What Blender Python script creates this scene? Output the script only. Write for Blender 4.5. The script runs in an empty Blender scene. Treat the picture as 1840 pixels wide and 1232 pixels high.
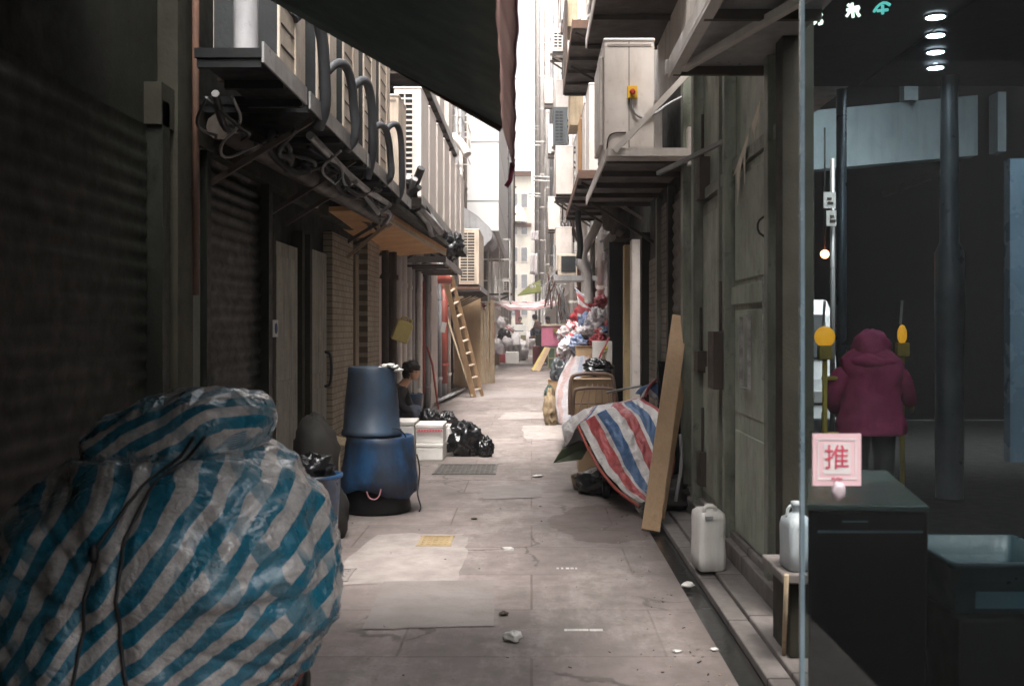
import bpy, bmesh, math, random
from mathutils import Vector, Matrix, noise
from mathutils.bvhtree import BVHTree
random.seed(11)
C = bpy.data.collections.new('place'); bpy.context.scene.collection.children.link(C)
PI = math.pi
F = 1900.0; VX, VY, CZ = 955.0, 590.0, 1.6
def P(u, v, Y): return Vector(((u-VX)*Y/F, Y, CZ-(v-VY)*Y/F))
def PX(u, Y): return (u-VX)*Y/F
def PZ(v, Y): return CZ-(v-VY)*Y/F
def N(x, y=0, z=0): return noise.noise(Vector((x, y, z)))

# ---------------------------------------------------------------- materials
def nd(nt, t, **kw):
    n = nt.nodes.new(t)
    for k, v in kw.items(): setattr(n, k, v)
    return n
def mixc(nt, fac, a, b, mode='MIX'):
    m = nt.nodes.new('ShaderNodeMix'); m.data_type = 'RGBA'; m.blend_type = mode
    for sock, val in ((m.inputs[0], fac), (m.inputs[6], a), (m.inputs[7], b)):
        if isinstance(val, bpy.types.NodeSocket): nt.links.new(val, sock)
        elif isinstance(val, (int, float)): sock.default_value = val
        else: sock.default_value = (*val, 1) if len(val) == 3 else val
    return m.outputs[2]
def ramp(nt, sock, p0, p1, v0=0., v1=1.):
    r = nt.nodes.new('ShaderNodeMapRange'); r.clamp = True
    r.inputs[1].default_value = p0; r.inputs[2].default_value = p1
    r.inputs[3].default_value = v0; r.inputs[4].default_value = v1
    nt.links.new(sock, r.inputs[0]); return r.outputs[0]
def noi(nt, vec, scale, detail=6, rough=.6, stretch=None, loc=(0,0,0)):
    if stretch or loc != (0,0,0):
        mp = nt.nodes.new('ShaderNodeMapping'); nt.links.new(vec, mp.inputs[0])
        mp.inputs[3].default_value = stretch or (1,1,1); mp.inputs[1].default_value = loc; vec = mp.outputs[0]
    n = nt.nodes.new('ShaderNodeTexNoise'); n.inputs['Scale'].default_value = scale
    n.inputs['Detail'].default_value = detail; n.inputs['Roughness'].default_value = rough
    nt.links.new(vec, n.inputs['Vector']); return n.outputs[0]
MATS = {}
def mat(name, c1, c2=None, scale=3, rough=.75, metal=0., dirt=(.045,.043,.033), dirtamt=.35, streak=(5,5,.5), bump=.25, bscale=40, extra=None, coat=0, spec=.5):
    if name in MATS: return MATS[name]
    m = bpy.data.materials.new(name); m.use_nodes = True; nt = m.node_tree
    b = nt.nodes['Principled BSDF']; tc = nt.nodes.new('ShaderNodeTexCoord').outputs['Object']
    if c2 is None: c2 = tuple(min(1, x*.72) for x in c1)
    col = mixc(nt, ramp(nt, noi(nt, tc, scale, 7), .35, .65), c1, c2)
    if extra: col, hb = extra(nt, tc, col)
    else: hb = None
    if dirtamt:
        d = noi(nt, tc, 1.6, 8, .7, streak, (3.1, 1.7, 0))
        col = mixc(nt, ramp(nt, d, .47, .72, 0, dirtamt), col, dirt)
        d2 = noi(nt, tc, scale*5, 5, .7, None, (9, 4, 2))
        col = mixc(nt, ramp(nt, d2, .58, .7, 0, dirtamt*.8), col, dirt)
    nt.links.new(col, b.inputs['Base Color'])
    rn = noi(nt, tc, scale*2.3, 5)
    nt.links.new(ramp(nt, rn, .3, .7, max(.05, rough-.15), min(1, rough+.12)), b.inputs['Roughness'])
    b.inputs['Metallic'].default_value = metal
    b.inputs['Specular IOR Level'].default_value = spec
    if coat: b.inputs['Coat Weight'].default_value = coat
    if bump:
        bp = nt.nodes.new('ShaderNodeBump'); bp.inputs['Strength'].default_value = bump; bp.inputs['Distance'].default_value = .01
        h = noi(nt, tc, bscale, 6, .65)
        if hb is not None:
            a = nt.nodes.new('ShaderNodeMath'); a.operation = 'MULTIPLY_ADD'; nt.links.new(hb, a.inputs[0]); a.inputs[1].default_value = 1.; nt.links.new(h, a.inputs[2]); h = a.outputs[0]
        nt.links.new(h, bp.inputs['Height']); nt.links.new(bp.outputs[0], b.inputs['Normal'])
    MATS[name] = m; return m
def brickx(sx, sz, mortar, plane='yz', w=.5, h=.25, ms=.02):
    def f(nt, tc, col):
        mp = nt.nodes.new('ShaderNodeMapping'); nt.links.new(tc, mp.inputs[0])
        if plane == 'yz': mp.inputs[2].default_value = (0, PI/2, PI/2)   # bring y,z into the texture plane
        sep = nt.nodes.new('ShaderNodeSeparateXYZ'); nt.links.new(tc, sep.inputs[0])
        cb = nt.nodes.new('ShaderNodeCombineXYZ')
        a, b_ = {'yz': (1, 2), 'xy': (0, 1), 'xz': (0, 2)}[plane]
        nt.links.new(sep.outputs[a], cb.inputs[0]); nt.links.new(sep.outputs[b_], cb.inputs[1])
        bk = nt.nodes.new('ShaderNodeTexBrick'); nt.links.new(cb.outputs[0], bk.inputs['Vector'])
        bk.inputs['Scale'].default_value = 1; bk.inputs['Brick Width'].default_value = sx; bk.inputs['Row Height'].default_value = sz
        bk.inputs['Mortar Size'].default_value = ms; bk.inputs['Mortar Smooth'].default_value = .3; bk.inputs['Bias'].default_value = 0
        bk.inputs['Color1'].default_value = (1,1,1,1); bk.inputs['Color2'].default_value = (.78,.78,.78,1); bk.inputs['Mortar'].default_value = (*mortar, 1)
        c = mixc(nt, 1., col, bk.outputs[0], 'MULTIPLY')
        inv = nt.nodes.new('ShaderNodeMath'); inv.operation = 'SUBTRACT'; inv.inputs[0].default_value = 1; nt.links.new(bk.outputs['Fac'], inv.inputs[1])
        return c, inv.outputs[0]
    return f
def emis(name, c, s):
    m = bpy.data.materials.new(name); m.use_nodes = True; b = m.node_tree.nodes['Principled BSDF']
    b.inputs['Base Color'].default_value = (*c, 1); b.inputs['Emission Color'].default_value = (*c, 1); b.inputs['Emission Strength'].default_value = s
    return m
def glassy(name, tint, refl=.12, alpha_rough=.02):
    m = bpy.data.materials.new(name); m.use_nodes = True; nt = m.node_tree; nt.nodes.clear()
    o = nt.nodes.new('ShaderNodeOutputMaterial'); t = nt.nodes.new('ShaderNodeBsdfTransparent'); g = nt.nodes.new('ShaderNodeBsdfGlossy')
    t.inputs[0].default_value = (*tint, 1); g.inputs['Roughness'].default_value = alpha_rough
    fr = nt.nodes.new('ShaderNodeFresnel'); fr.inputs[0].default_value = 1.5
    mx = nt.nodes.new('ShaderNodeMixShader'); nt.links.new(fr.outputs[0], mx.inputs[0])
    nt.links.new(t.outputs[0], mx.inputs[1]); nt.links.new(g.outputs[0], mx.inputs[2]); nt.links.new(mx.outputs[0], o.inputs[0])
    return m
def stripes(name, cols, rough=.35, weave=.15, dirt=.25, crump=.6, cross=False, coat=0.):
    """woven plastic sheet: stripes run along the UV's V; cols = list of (position, colour) over one period of U"""
    m = bpy.data.materials.new(name); m.use_nodes = True; nt = m.node_tree; b = nt.nodes['Principled BSDF']
    tcn = nt.nodes.new('ShaderNodeTexCoord'); tc = tcn.outputs['Object']
    sp = nt.nodes.new('ShaderNodeSeparateXYZ'); nt.links.new(tcn.outputs['UV'], sp.inputs[0])
    fr = nt.nodes.new('ShaderNodeMath'); fr.operation = 'FRACT'; nt.links.new(sp.outputs[0], fr.inputs[0])
    cr = nt.nodes.new('ShaderNodeValToRGB'); cr.color_ramp.interpolation = 'CONSTANT'; nt.links.new(fr.outputs[0], cr.inputs[0])
    while len(cr.color_ramp.elements) < len(cols): cr.color_ramp.elements.new(.5)
    for e, (p, c) in zip(cr.color_ramp.elements, cols): e.position = p; e.color = (*c, 1)
    col = cr.outputs[0]
    if cross:      # a second set of stripes shows where the sheet is woven in checks
        fc = nt.nodes.new('ShaderNodeMath'); fc.operation = 'FRACT'; nt.links.new(sp.outputs[1], fc.inputs[0])
        gt = nt.nodes.new('ShaderNodeMath'); gt.operation = 'GREATER_THAN'; gt.inputs[1].default_value = .5; nt.links.new(fc.outputs[0], gt.inputs[0])
        ar = nt.nodes.new('ShaderNodeMath'); ar.operation = 'MULTIPLY'; nt.links.new(gt.outputs[0], ar.inputs[0]); nt.links.new(ramp(nt, noi(nt, tc, 1.9, 2, .4, None, (1.3, .4, 2.2)), .47, .56, 0, .8), ar.inputs[1])
        col = mixc(nt, ar.outputs[0], col, cross)
    col = mixc(nt, ramp(nt, noi(nt, tc, 6, 6), .4, .7, 0, dirt), col, (.12,.12,.11))
    col = mixc(nt, ramp(nt, noi(nt, tc, 60, 4), .4, .7, 0, weave), col, (.03,.05,.06))
    nt.links.new(col, b.inputs['Base Color'])
    b.inputs['Coat Weight'].default_value = coat; b.inputs['Coat Roughness'].default_value = .16
    nt.links.new(ramp(nt, noi(nt, tc, 9, 4), .3, .7, rough-.1, rough+.2), b.inputs['Roughness'])
    bp = nt.nodes.new('ShaderNodeBump'); bp.inputs['Strength'].default_value = crump; bp.inputs['Distance'].default_value = .02
    a = noi(nt, tc, 14, 5, .6)
    vo = nt.nodes.new('ShaderNodeTexVoronoi'); vo.feature = 'DISTANCE_TO_EDGE'; vo.inputs['Scale'].default_value = 11; wv = nt.nodes.new('ShaderNodeVectorMath'); wv.operation = 'MULTIPLY_ADD'
    nn = nt.nodes.new('ShaderNodeTexNoise'); nn.inputs['Scale'].default_value = 5; nt.links.new(tc, nn.inputs['Vector']); nt.links.new(nn.outputs[1], wv.inputs[0]); wv.inputs[1].default_value = (.3, .3, .3); nt.links.new(tc, wv.inputs[2]); nt.links.new(wv.outputs[0], vo.inputs['Vector'])
    av = nt.nodes.new('ShaderNodeMath'); av.operation = 'MULTIPLY_ADD'; nt.links.new(ramp(nt, vo.outputs[0], 0, .25, 0, 1), av.inputs[0]); av.inputs[1].default_value = .22; nt.links.new(a, av.inputs[2]); a = av.outputs[0]
    nt.links.new(a, bp.inputs['Height']); nt.links.new(bp.outputs[0], b.inputs['Normal'])
    MATS[name] = m; return m

def translucent(m, k=.5):
    nt = m.node_tree; b = nt.nodes['Principled BSDF']; o = nt.nodes['Material Output']
    t = nt.nodes.new('ShaderNodeBsdfTranslucent'); mx = nt.nodes.new('ShaderNodeMixShader'); mx.inputs[0].default_value = k
    nt.links.new(b.inputs['Base Color'].links[0].from_socket, t.inputs[0])
    nt.links.new(b.outputs[0], mx.inputs[1]); nt.links.new(t.outputs[0], mx.inputs[2]); nt.links.new(mx.outputs[0], o.inputs[0])
# ---------------------------------------------------------------- mesh builder
class MB:
    def __init__(s): s.v = []; s.f = []; s.m = []; s.sm = []; s.uv = None
    def add(s, vs, fs, mi=0, smooth=False):
        o = len(s.v); s.v += [tuple(x) for x in vs]
        for f in fs: s.f.append(tuple(i+o for i in f)); s.m.append(mi); s.sm.append(smooth)
        return s
    def box(s, x0, x1, y0, y1, z0, z1, mi=0):
        vs = [(x,y,z) for x in (x0,x1) for y in (y0,y1) for z in (z0,z1)]
        return s.add(vs, [(0,1,3,2),(4,6,7,5),(0,4,5,1),(2,3,7,6),(0,2,6,4),(1,5,7,3)], mi)
    def obox(s, c, d, rot=(0,0,0), mi=0):
        from mathutils import Euler
        R = Euler(rot).to_matrix(); c = Vector(c)
        vs = [c + R @ Vector((sx*d[0]/2, sy*d[1]/2, sz*d[2]/2)) for sx in (-1,1) for sy in (-1,1) for sz in (-1,1)]
        return s.add(vs, [(0,1,3,2),(4,6,7,5),(0,4,5,1),(2,3,7,6),(0,2,6,4),(1,5,7,3)], mi)
    def beam(s, p, q, w, h, mi=0, up=(0,0,1)):
        p, q = Vector(p), Vector(q); d = (q-p).normalized(); u = Vector(up)
        if abs(d.dot(u)) > .98: u = Vector((0,1,0))
        a = d.cross(u).normalized()*w/2; b = a.cross(d).normalized()*h/2
        vs = [p-a-b, p+a-b, p+a+b, p-a+b, q-a-b, q+a-b, q+a+b, q-a+b]
        return s.add(vs, [(0,3,2,1),(4,5,6,7),(0,1,5,4),(1,2,6,5),(2,3,7,6),(3,0,4,7)], mi)
    def tube(s, pts, r, n=8, mi=0, cap=True, smoothcurve=0):
        pts = [Vector(p) for p in pts]
        if smoothcurve:
            for _ in range(smoothcurve):
                q = [pts[0]]
                for a, b in zip(pts, pts[1:]): q += [a.lerp(b, .25), a.lerp(b, .75)]
                q.append(pts[-1]); pts = q
        rs = r if isinstance(r, (list, tuple)) else [r]*len(pts)
        if len(rs) != len(pts): rs = [rs[min(len(rs)-1, int(i*len(rs)/len(pts)))] for i in range(len(pts))]
        vs = []; prev = None
        for i, p in enumerate(pts):
            d = (pts[min(i+1, len(pts)-1)] - pts[max(i-1, 0)])
            d = d.normalized() if d.length > 1e-9 else Vector((0,0,1))
            if prev is None:
                a = d.cross(Vector((0,0,1)));
                if a.length < .1: a = d.cross(Vector((1,0,0)))
            else: a = prev - d*prev.dot(d)
            a.normalize(); prev = a; b = d.cross(a)
            for k in range(n):
                t = 2*PI*k/n; vs.append(p + (a*math.cos(t)+b*math.sin(t))*rs[i])
        fs = []
        for i in range(len(pts)-1):
            for k in range(n): fs.append((i*n+k, i*n+(k+1)%n, (i+1)*n+(k+1)%n, (i+1)*n+k))
        s.add(vs, fs, mi, True)
        if cap:
            o = len(s.v)-len(vs)
            s.f.append(tuple(o+k for k in reversed(range(n)))); s.m.append(mi); s.sm.append(False)
            s.f.append(tuple(o+(len(pts)-1)*n+k for k in range(n))); s.m.append(mi); s.sm.append(False)
        return s
    def lathe(s, prof, loc=(0,0,0), n=24, mi=0, smooth=True, sx=1, sy=1, axis='z', wob=0, seed=0):
        vs = []; L = Vector(loc)
        for (r, z) in prof:
            for k in range(n):
                t = 2*PI*k/n; rr = r*(1+wob*N(math.cos(t)*1.5+seed, math.sin(t)*1.5, z*3))
                p = Vector((rr*math.cos(t)*sx, rr*math.sin(t)*sy, z))
                if axis == 'x': p = Vector((p.z, p.x, p.y))
                if axis == 'y': p = Vector((p.x, p.z, p.y))
                vs.append(L+p)
        fs = [(i*n+k, i*n+(k+1)%n, (i+1)*n+(k+1)%n, (i+1)*n+k) for i in range(len(prof)-1) for k in range(n)]
        return s.add(vs, fs, mi, smooth)
    def prism(s, pts, ext, mi=0):
        pts = [Vector(p) for p in pts]; e = Vector(ext); n = len(pts)
        fs = [tuple(reversed(range(n))), tuple(range(n, 2*n))] + [(k, (k+1)%n, n+(k+1)%n, n+k) for k in range(n)]
        return s.add(pts+[p+e for p in pts], fs, mi)
    def grid(s, fn, nu, nv, mi=0, uvfn=None, closed=False):
        vs = [fn(i/(nu-1), j/(nv-1)) for j in range(nv) for i in range(nu)]
        fs = [(j*nu+i, j*nu+i+1, (j+1)*nu+i+1, (j+1)*nu+i) for j in range(nv-1) for i in range(nu-1)]
        o = len(s.v); s.add(vs, fs, mi, True)
        if uvfn:
            s.uv = s.uv or {}
            for j in range(nv):
                for i in range(nu): s.uv[o+j*nu+i] = uvfn(i/(nu-1), j/(nv-1))
        return s
    def loft(s, rings, n=20, mi=0, fold=0, seed=0, cap=True):
        """rings: (centre, rx, ry) horizontal ellipses, bottom to top"""
        vs = []
        for (c, rx, ry) in rings:
            for k in range(n):
                t = 2*PI*k/n; w = 1+fold*N(math.cos(t)*2+seed, math.sin(t)*2, c[2]*9)
                vs.append((c[0]+rx*w*math.cos(t), c[1]+ry*w*math.sin(t), c[2]))
        fs = [(i*n+k, i*n+(k+1)%n, (i+1)*n+(k+1)%n, (i+1)*n+k) for i in range(len(rings)-1) for k in range(n)]
        if cap: fs += [tuple(reversed(range(n))), tuple((len(rings)-1)*n+k for k in range(n))]
        return s.add(vs, fs, mi, True)
    def build(s, name, mats, root=None, bevel=0, sub=0, solid=0, segs=2):
        me = bpy.data.meshes.new(name); me.from_pydata(s.v, [], s.f)
        mats = mats if isinstance(mats, (list, tuple)) else [mats]
        for m in mats: me.materials.append(m)
        me.polygons.foreach_set('material_index', s.m); me.polygons.foreach_set('use_smooth', s.sm)
        if s.uv:
            ul = me.uv_layers.new(name='UVMap')
            for lp in me.loops: ul.data[lp.index].uv = s.uv.get(lp.vertex_index, (0, 0))
        me.update()
        o = bpy.data.objects.new(name, me); C.objects.link(o)
        if solid: md = o.modifiers.new('s', 'SOLIDIFY'); md.thickness = solid; md.offset = 0
        if bevel: md = o.modifiers.new('b', 'BEVEL'); md.width = bevel; md.segments = segs; md.limit_method = 'ANGLE'
        if sub: md = o.modifiers.new('u', 'SUBSURF'); md.levels = sub; md.render_levels = sub
        if root is not None:
            o.parent = root
            w = Vector((0,0,0)); r = root
            while r is not None: w += r.location; r = r.parent
            o.location = -w
        return o
def tag(o, label, cat, group=None):
    o['label'] = label; o['category'] = cat
    if group: o['group'] = group
    return o
def thing(name, label, cat, loc=(0,0,0), group=None):
    o = bpy.data.objects.new(name, None); C.objects.link(o); o.location = loc; o.empty_display_size = .1
    return tag(o, label, cat, group)
def struct(name, mb, m, **k):
    o = mb.build(name, m, **k); o['kind'] = 'structure'; return o
def dup(root, loc, rz=0, label=None, scale=None, parent=None):
    r = root.copy(); C.objects.link(r)
    if parent is not None: r.parent = parent
    else:
        r.location = loc; r.rotation_euler = (0, 0, rz)
        if scale: r.scale = scale
        if label: r['label'] = label
    for ch in root.children: dup(ch, None, parent=r)
    return r
def single(name, mb, m, label, cat, group=None, **k):
    return tag(mb.build(name, m, **k), label, cat, group)
def blob(mb, c, s, seed=0, a1=.25, a2=.1, n=26, flat=None, mi=0, sharp=2.2):
    c = Vector(c); m_ = n*2//3
    vs = []
    for j in range(m_+1):
        th = PI*j/m_
        for i in range(n):
            ph = 2*PI*i/n; d = Vector((math.sin(th)*math.cos(ph), math.sin(th)*math.sin(ph), math.cos(th)))
            q = d*sharp+Vector((seed*3.7, seed*1.3, seed)); r = 1-a1*abs(noise.noise(q))*2-a2*abs(noise.noise(q*2.7))*2+.15*noise.noise(q*.6)
            p = Vector((d.x*s[0], d.y*s[1], d.z*s[2]))*r*1.12 + c
            if flat is not None and p.z < flat: p.z = flat+.004*abs(N(p.x*9, p.y*9))
            vs.append(p)
    fs = [(j*n+i, j*n+(i+1)%n, (j+1)*n+(i+1)%n, (j+1)*n+i) for j in range(m_) for i in range(n)]
    mb.add(vs, fs, mi, True); return mb
def skin(name, verts, edges, m, root, sub=2):
    me = bpy.data.meshes.new(name); me.from_pydata([v[:3] for v in verts], edges, []); me.materials.append(m)
    o = bpy.data.objects.new(name, me); C.objects.link(o)
    md = o.modifiers.new('k', 'SKIN'); md.use_smooth_shade = True
    for i, v in enumerate(verts):
        r = v[3]; r = r if isinstance(r, tuple) else (r, r)
        me.skin_vertices[0].data[i].radius = r; me.skin_vertices[0].data[i].use_root = (i == 0)
    if sub: u = o.modifiers.new('u', 'SUBSURF'); u.levels = sub; u.render_levels = sub
    if root is not None:
        o.parent = root; o.location = -root.location
    return o
# ================================================================ materials of the place
G = mat
concrete = G('concrete', (.30,.275,.25), (.22,.2,.18), dirtamt=.6)
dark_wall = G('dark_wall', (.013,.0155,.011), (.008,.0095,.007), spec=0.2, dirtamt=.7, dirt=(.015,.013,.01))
pale_wall = G('pale_wall', (.56,.51,.47), (.46,.41,.38), dirtamt=.45, dirt=(.12,.1,.085))
pink_wall = G('pink_wall', (.6,.51,.47), (.5,.42,.385), dirtamt=.45, dirt=(.15,.12,.1))
white_wall = G('white_wall', (.78,.74,.71), (.68,.64,.62), dirtamt=.35, dirt=(.3,.26,.23))
far_wall = G('far_wall', (.82,.78,.76), (.74,.7,.68), dirtamt=.3, dirt=(.35,.3,.28))  # far fronts kept pale: haze of distance put into the colour
cream_wall = G('cream_wall', (.74,.69,.6), (.68,.63,.54), dirtamt=.3, dirt=(.35,.3,.24))  # cream paled as well, far-end haze is in its colour
tile_wall = G('tile_wall', (.4,.34,.25), (.32,.27,.2), dirtamt=.5, dirt=(.09,.07,.05), extra=brickx(.2,.065,(.35,.3,.25),'yz',ms=.006))
old_brick = G('old_brick', (.2,.165,.13), (.14,.115,.09), dirtamt=.6, dirt=(.03,.025,.02), extra=brickx(.22,.075,(.25,.22,.18),'yz',ms=.008))
timber_dark = G('timber_dark', (.032,.031,.021), (.018,.0175,.012), spec=0.2, dirtamt=.5, dirt=(.02,.016,.012), streak=(14,14,.4))
grey_paint = G('grey_paint', (.37,.41,.335), (.22,.245,.195), spec=.4, dirtamt=.75, dirt=(.06,.062,.044), streak=(2.5,2.5,.9), rough=.5, scale=1.6)
grey_paint2 = G('grey_paint2', (.23,.245,.2), (.14,.15,.12), spec=.4, dirtamt=.75, dirt=(.03,.028,.02), streak=(3,3,.8), rough=.5, scale=1.6)
door_pale = G('door_pale', (.34,.32,.27), (.26,.24,.2), dirtamt=.75, dirt=(.06,.055,.045), streak=(8,8,.6))
shutter_dark = G('shutter_dark', (.012,.0145,.011), (.008,.0095,.0075), spec=0.25, dirtamt=.6, dirt=(.02,.018,.014), rough=.5)
ac_white = G('ac_white', (.66,.6,.56), (.58,.52,.48), dirtamt=.34, dirt=(.26,.2,.16), streak=(3,3,1), rough=.42, bump=.05)
ac_cream = G('ac_cream', (.6,.51,.42), (.5,.42,.34), dirtamt=.6, dirt=(.14,.095,.06), rough=.45, bump=.05)
dark_inside = G('dark_inside', (.03,.034,.036), (.02,.022,.024), spec=0.2, dirtamt=.2, rough=.6)
galv = G('galv', (.38,.38,.38), (.3,.3,.3), dirtamt=.45, dirt=(.12,.09,.07), rough=.42, metal=.5)
steel_dark = G('steel_dark', (.06,.05,.042), (.04,.032,.027), spec=0.25, dirtamt=.5, dirt=(.09,.045,.025), rough=.6)
rust = G('rust', (.16,.075,.045), (.09,.045,.03), dirtamt=.5, rough=.85)
rubber_grey = G('rubber_grey', (.075,.08,.09), (.05,.055,.063), dirtamt=.35, rough=.6)
black_cable = G('black_cable', (.015,.015,.016), dirtamt=.1, rough=.5, bump=0)
pvc = G('pvc', (.7,.67,.64), (.6,.57,.54), dirtamt=.4, dirt=(.2,.16,.13), rough=.45, bump=.05)
pvc_grey = G('pvc_grey', (.33,.33,.34), (.26,.26,.27), dirtamt=.45, dirt=(.1,.08,.07), rough=.5)
red_paint = G('red_paint', (.4,.09,.065), (.3,.065,.05), dirtamt=.45, rough=.5)
plywood = G('plywood', (.5,.27,.1), (.4,.2,.07), dirtamt=.35, dirt=(.16,.08,.03), streak=(1,6,6))
wood_new = G('wood_new', (.38,.245,.135), (.3,.19,.1), dirtamt=.5, dirt=(.2,.115,.055), streak=(30,30,1.1), scale=2.6, rough=.6)
wood_old = G('wood_old', (.46,.36,.24), (.34,.26,.17), dirtamt=.4, streak=(20,20,.7))
cardboard = G('cardboard', (.42,.29,.17), (.35,.24,.14), dirtamt=.2, bump=.1)
foam = G('foam', (.78,.76,.73), (.72,.7,.67), dirtamt=.16, dirt=(.4,.36,.32), rough=.7, bump=.15, bscale=140)
blue_plastic = G('blue_plastic', (.022,.085,.2), (.018,.06,.14), dirtamt=.7, dirt=(.03,.03,.032), rough=.42, bump=.08, extra=lambda nt, tc, col: (mixc(nt, ramp(nt, noi(nt, tc, 3.2, 6, .65, (1,1,.6), (.35,.2,.4)), .46, .6, 0, .85), col, (.012,.014,.02)), None))
black_bag = G('black_bag', (.012,.013,.014), (.008,.008,.01), dirtamt=.0, rough=.22, bump=.7, bscale=9)
glass_dark = G('glass_dark', (.05,.055,.06), (.07,.075,.08), dirtamt=.2, rough=.12, bump=0)
glass_pale = G('glass_pale', (.3,.31,.32), (.2,.2,.21), dirtamt=.3, rough=.15, bump=0)
canvas_green = G('canvas_green', (.055,.09,.08), (.04,.07,.062), dirtamt=.35, dirt=(.014,.016,.013), rough=.8, streak=(.6,4,4))
valance_pink = G('valance_pink', (.58,.47,.44), (.5,.4,.38), dirtamt=.4, dirt=(.2,.1,.1))
translucent(valance_pink, .75)
maroon = G('maroon', (.2,.015,.06), dirtamt=.1)
olive = G('olive', (.25,.27,.07), (.2,.22,.06), dirtamt=.2)
translucent(olive, .4)
translucent(canvas_green, .16)
darkened = G('darkened_black', (.006,.006,.007), (.004,.004,.005), spec=0.04, dirtamt=0, rough=.9, bump=0)  # void black: darkness of the passage and gaps put into the colour
clad = G('clad', (.62,.62,.62), (.57,.57,.575), dirtamt=.2, dirt=(.3,.28,.27), rough=.5, extra=brickx(40,1.9,(.2,.2,.2),'xz',ms=.03))
blue_black = G('blue_black', (.04,.075,.13), (.015,.02,.03), scale=2.2, dirtamt=.6, dirt=(.05,.05,.052), rough=.5, bump=.06)
asphalt = G('asphalt', (.035,.034,.033), (.025,.024,.023), spec=0.2, dirtamt=.3, rough=.9)
black_paint = G('black_paint', (.012,.013,.014), (.008,.009,.01), spec=0.2, dirtamt=.1, rough=.5, bump=.05)
white_pl = G('white_pl', (.72,.7,.67), (.6,.58,.55), dirtamt=.42, dirt=(.28,.23,.18), rough=.45, bump=.04)

# paving : slabs, stains, drips
def paving_extra(nt, tc, col):
    c, h = brickx(1.32, .86, (.5,.46,.44), 'xy', ms=.008)(nt, tc, col)
    big = noi(nt, tc, .55, 5, .6, (1.,.5,1), (5,2,0))
    c = mixc(nt, ramp(nt, big, .42, .62, 0, .6), c, (.165,.142,.128))
    st = noi(nt, tc, 1.4, 8, .8, (1,.35,1), (2,7,0)); c = mixc(nt, ramp(nt, st, .5, .62, 0, .45), c, (.4,.36,.335))
    fine = noi(nt, tc, 5, 8, .75)
    c = mixc(nt, ramp(nt, fine, .46, .66, 0, .6), c, (.125,.112,.1))
    bl = noi(nt, tc, 2.6, 6, .7, None, (4,1,0)); c = mixc(nt, ramp(nt, bl, .53, .6, 0, .45), c, (.15,.135,.122))
    # dark damp stain beside the striped tarp
    vm = nt.nodes.new('ShaderNodeVectorMath'); vm.operation = 'SUBTRACT'; nt.links.new(tc, vm.inputs[0]); vm.inputs[1].default_value = (.62, 8.75, 0)
    mp = nt.nodes.new('ShaderNodeVectorMath'); mp.operation = 'MULTIPLY'; nt.links.new(vm.outputs[0], mp.inputs[0]); mp.inputs[1].default_value = (1.6, .95, 0)
    ln = nt.nodes.new('ShaderNodeVectorMath'); ln.operation = 'LENGTH'; nt.links.new(mp.outputs[0], ln.inputs[0])
    ad = nt.nodes.new('ShaderNodeMath'); ad.operation = 'MULTIPLY_ADD'; nt.links.new(noi(nt, tc, 2.2, 5), ad.inputs[0]); ad.inputs[1].default_value = .7; nt.links.new(ln.outputs['Value'], ad.inputs[2])
    c = mixc(nt, ramp(nt, ad.outputs[0], 1.1, 1.13, .6, 0), c, (.085,.06,.05))
    vo = nt.nodes.new('ShaderNodeTexVoronoi'); vo.feature = 'DISTANCE_TO_EDGE'; vo.inputs['Scale'].default_value = .75
    wv = nt.nodes.new('ShaderNodeVectorMath'); wv.operation = 'MULTIPLY_ADD'; nn = nt.nodes.new('ShaderNodeTexNoise'); nn.inputs['Scale'].default_value = 3; nn.inputs['Detail'].default_value = 6; nt.links.new(tc, nn.inputs['Vector'])
    nt.links.new(nn.outputs[1], wv.inputs[0]); wv.inputs[1].default_value = (.5, .5, 0); nt.links.new(tc, wv.inputs[2]); nt.links.new(wv.outputs[0], vo.inputs['Vector'])
    ck = nt.nodes.new('ShaderNodeMath'); ck.operation = 'MULTIPLY'; nt.links.new(ramp(nt, vo.outputs[0], .004, .012, .7, 0), ck.inputs[0]); nt.links.new(ramp(nt, noi(nt, tc, .9, 3, .5, None, (8,3,0)), .5, .56), ck.inputs[1])
    c = mixc(nt, ck.outputs[0], c, (.06,.05,.045))
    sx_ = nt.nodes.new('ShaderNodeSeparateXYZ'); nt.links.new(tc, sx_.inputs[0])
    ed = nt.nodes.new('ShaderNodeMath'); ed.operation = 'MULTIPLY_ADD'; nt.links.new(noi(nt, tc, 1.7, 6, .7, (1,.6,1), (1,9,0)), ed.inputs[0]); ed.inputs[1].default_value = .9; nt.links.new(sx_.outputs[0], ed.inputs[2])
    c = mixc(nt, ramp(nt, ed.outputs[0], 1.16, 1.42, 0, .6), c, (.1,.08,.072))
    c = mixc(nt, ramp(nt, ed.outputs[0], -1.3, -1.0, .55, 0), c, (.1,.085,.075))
    sp = noi(nt, tc, 26, 3, .5)
    c = mixc(nt, ramp(nt, sp, .68, .7, 0, .5), c, (.06,.05,.045))
    return c, h
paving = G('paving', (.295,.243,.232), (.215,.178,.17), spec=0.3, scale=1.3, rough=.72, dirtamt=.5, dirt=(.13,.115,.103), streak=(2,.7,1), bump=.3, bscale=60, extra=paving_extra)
maroon_edge = G('maroon_edge', (.3,.1,.13), dirtamt=.2)
kerb_stone = G('kerb_stone', (.22,.195,.182), (.13,.115,.107), scale=4, dirtamt=.7, dirt=(.07,.06,.052), streak=(3,1.2,1), extra=brickx(3,.95,(.2,.18,.16),'xy',ms=.012))
gutter_mat = G('gutter_mat', (.03,.03,.028), (.018,.018,.018), scale=2.5, rough=.18, dirtamt=.1, bump=.15, bscale=14)
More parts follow.
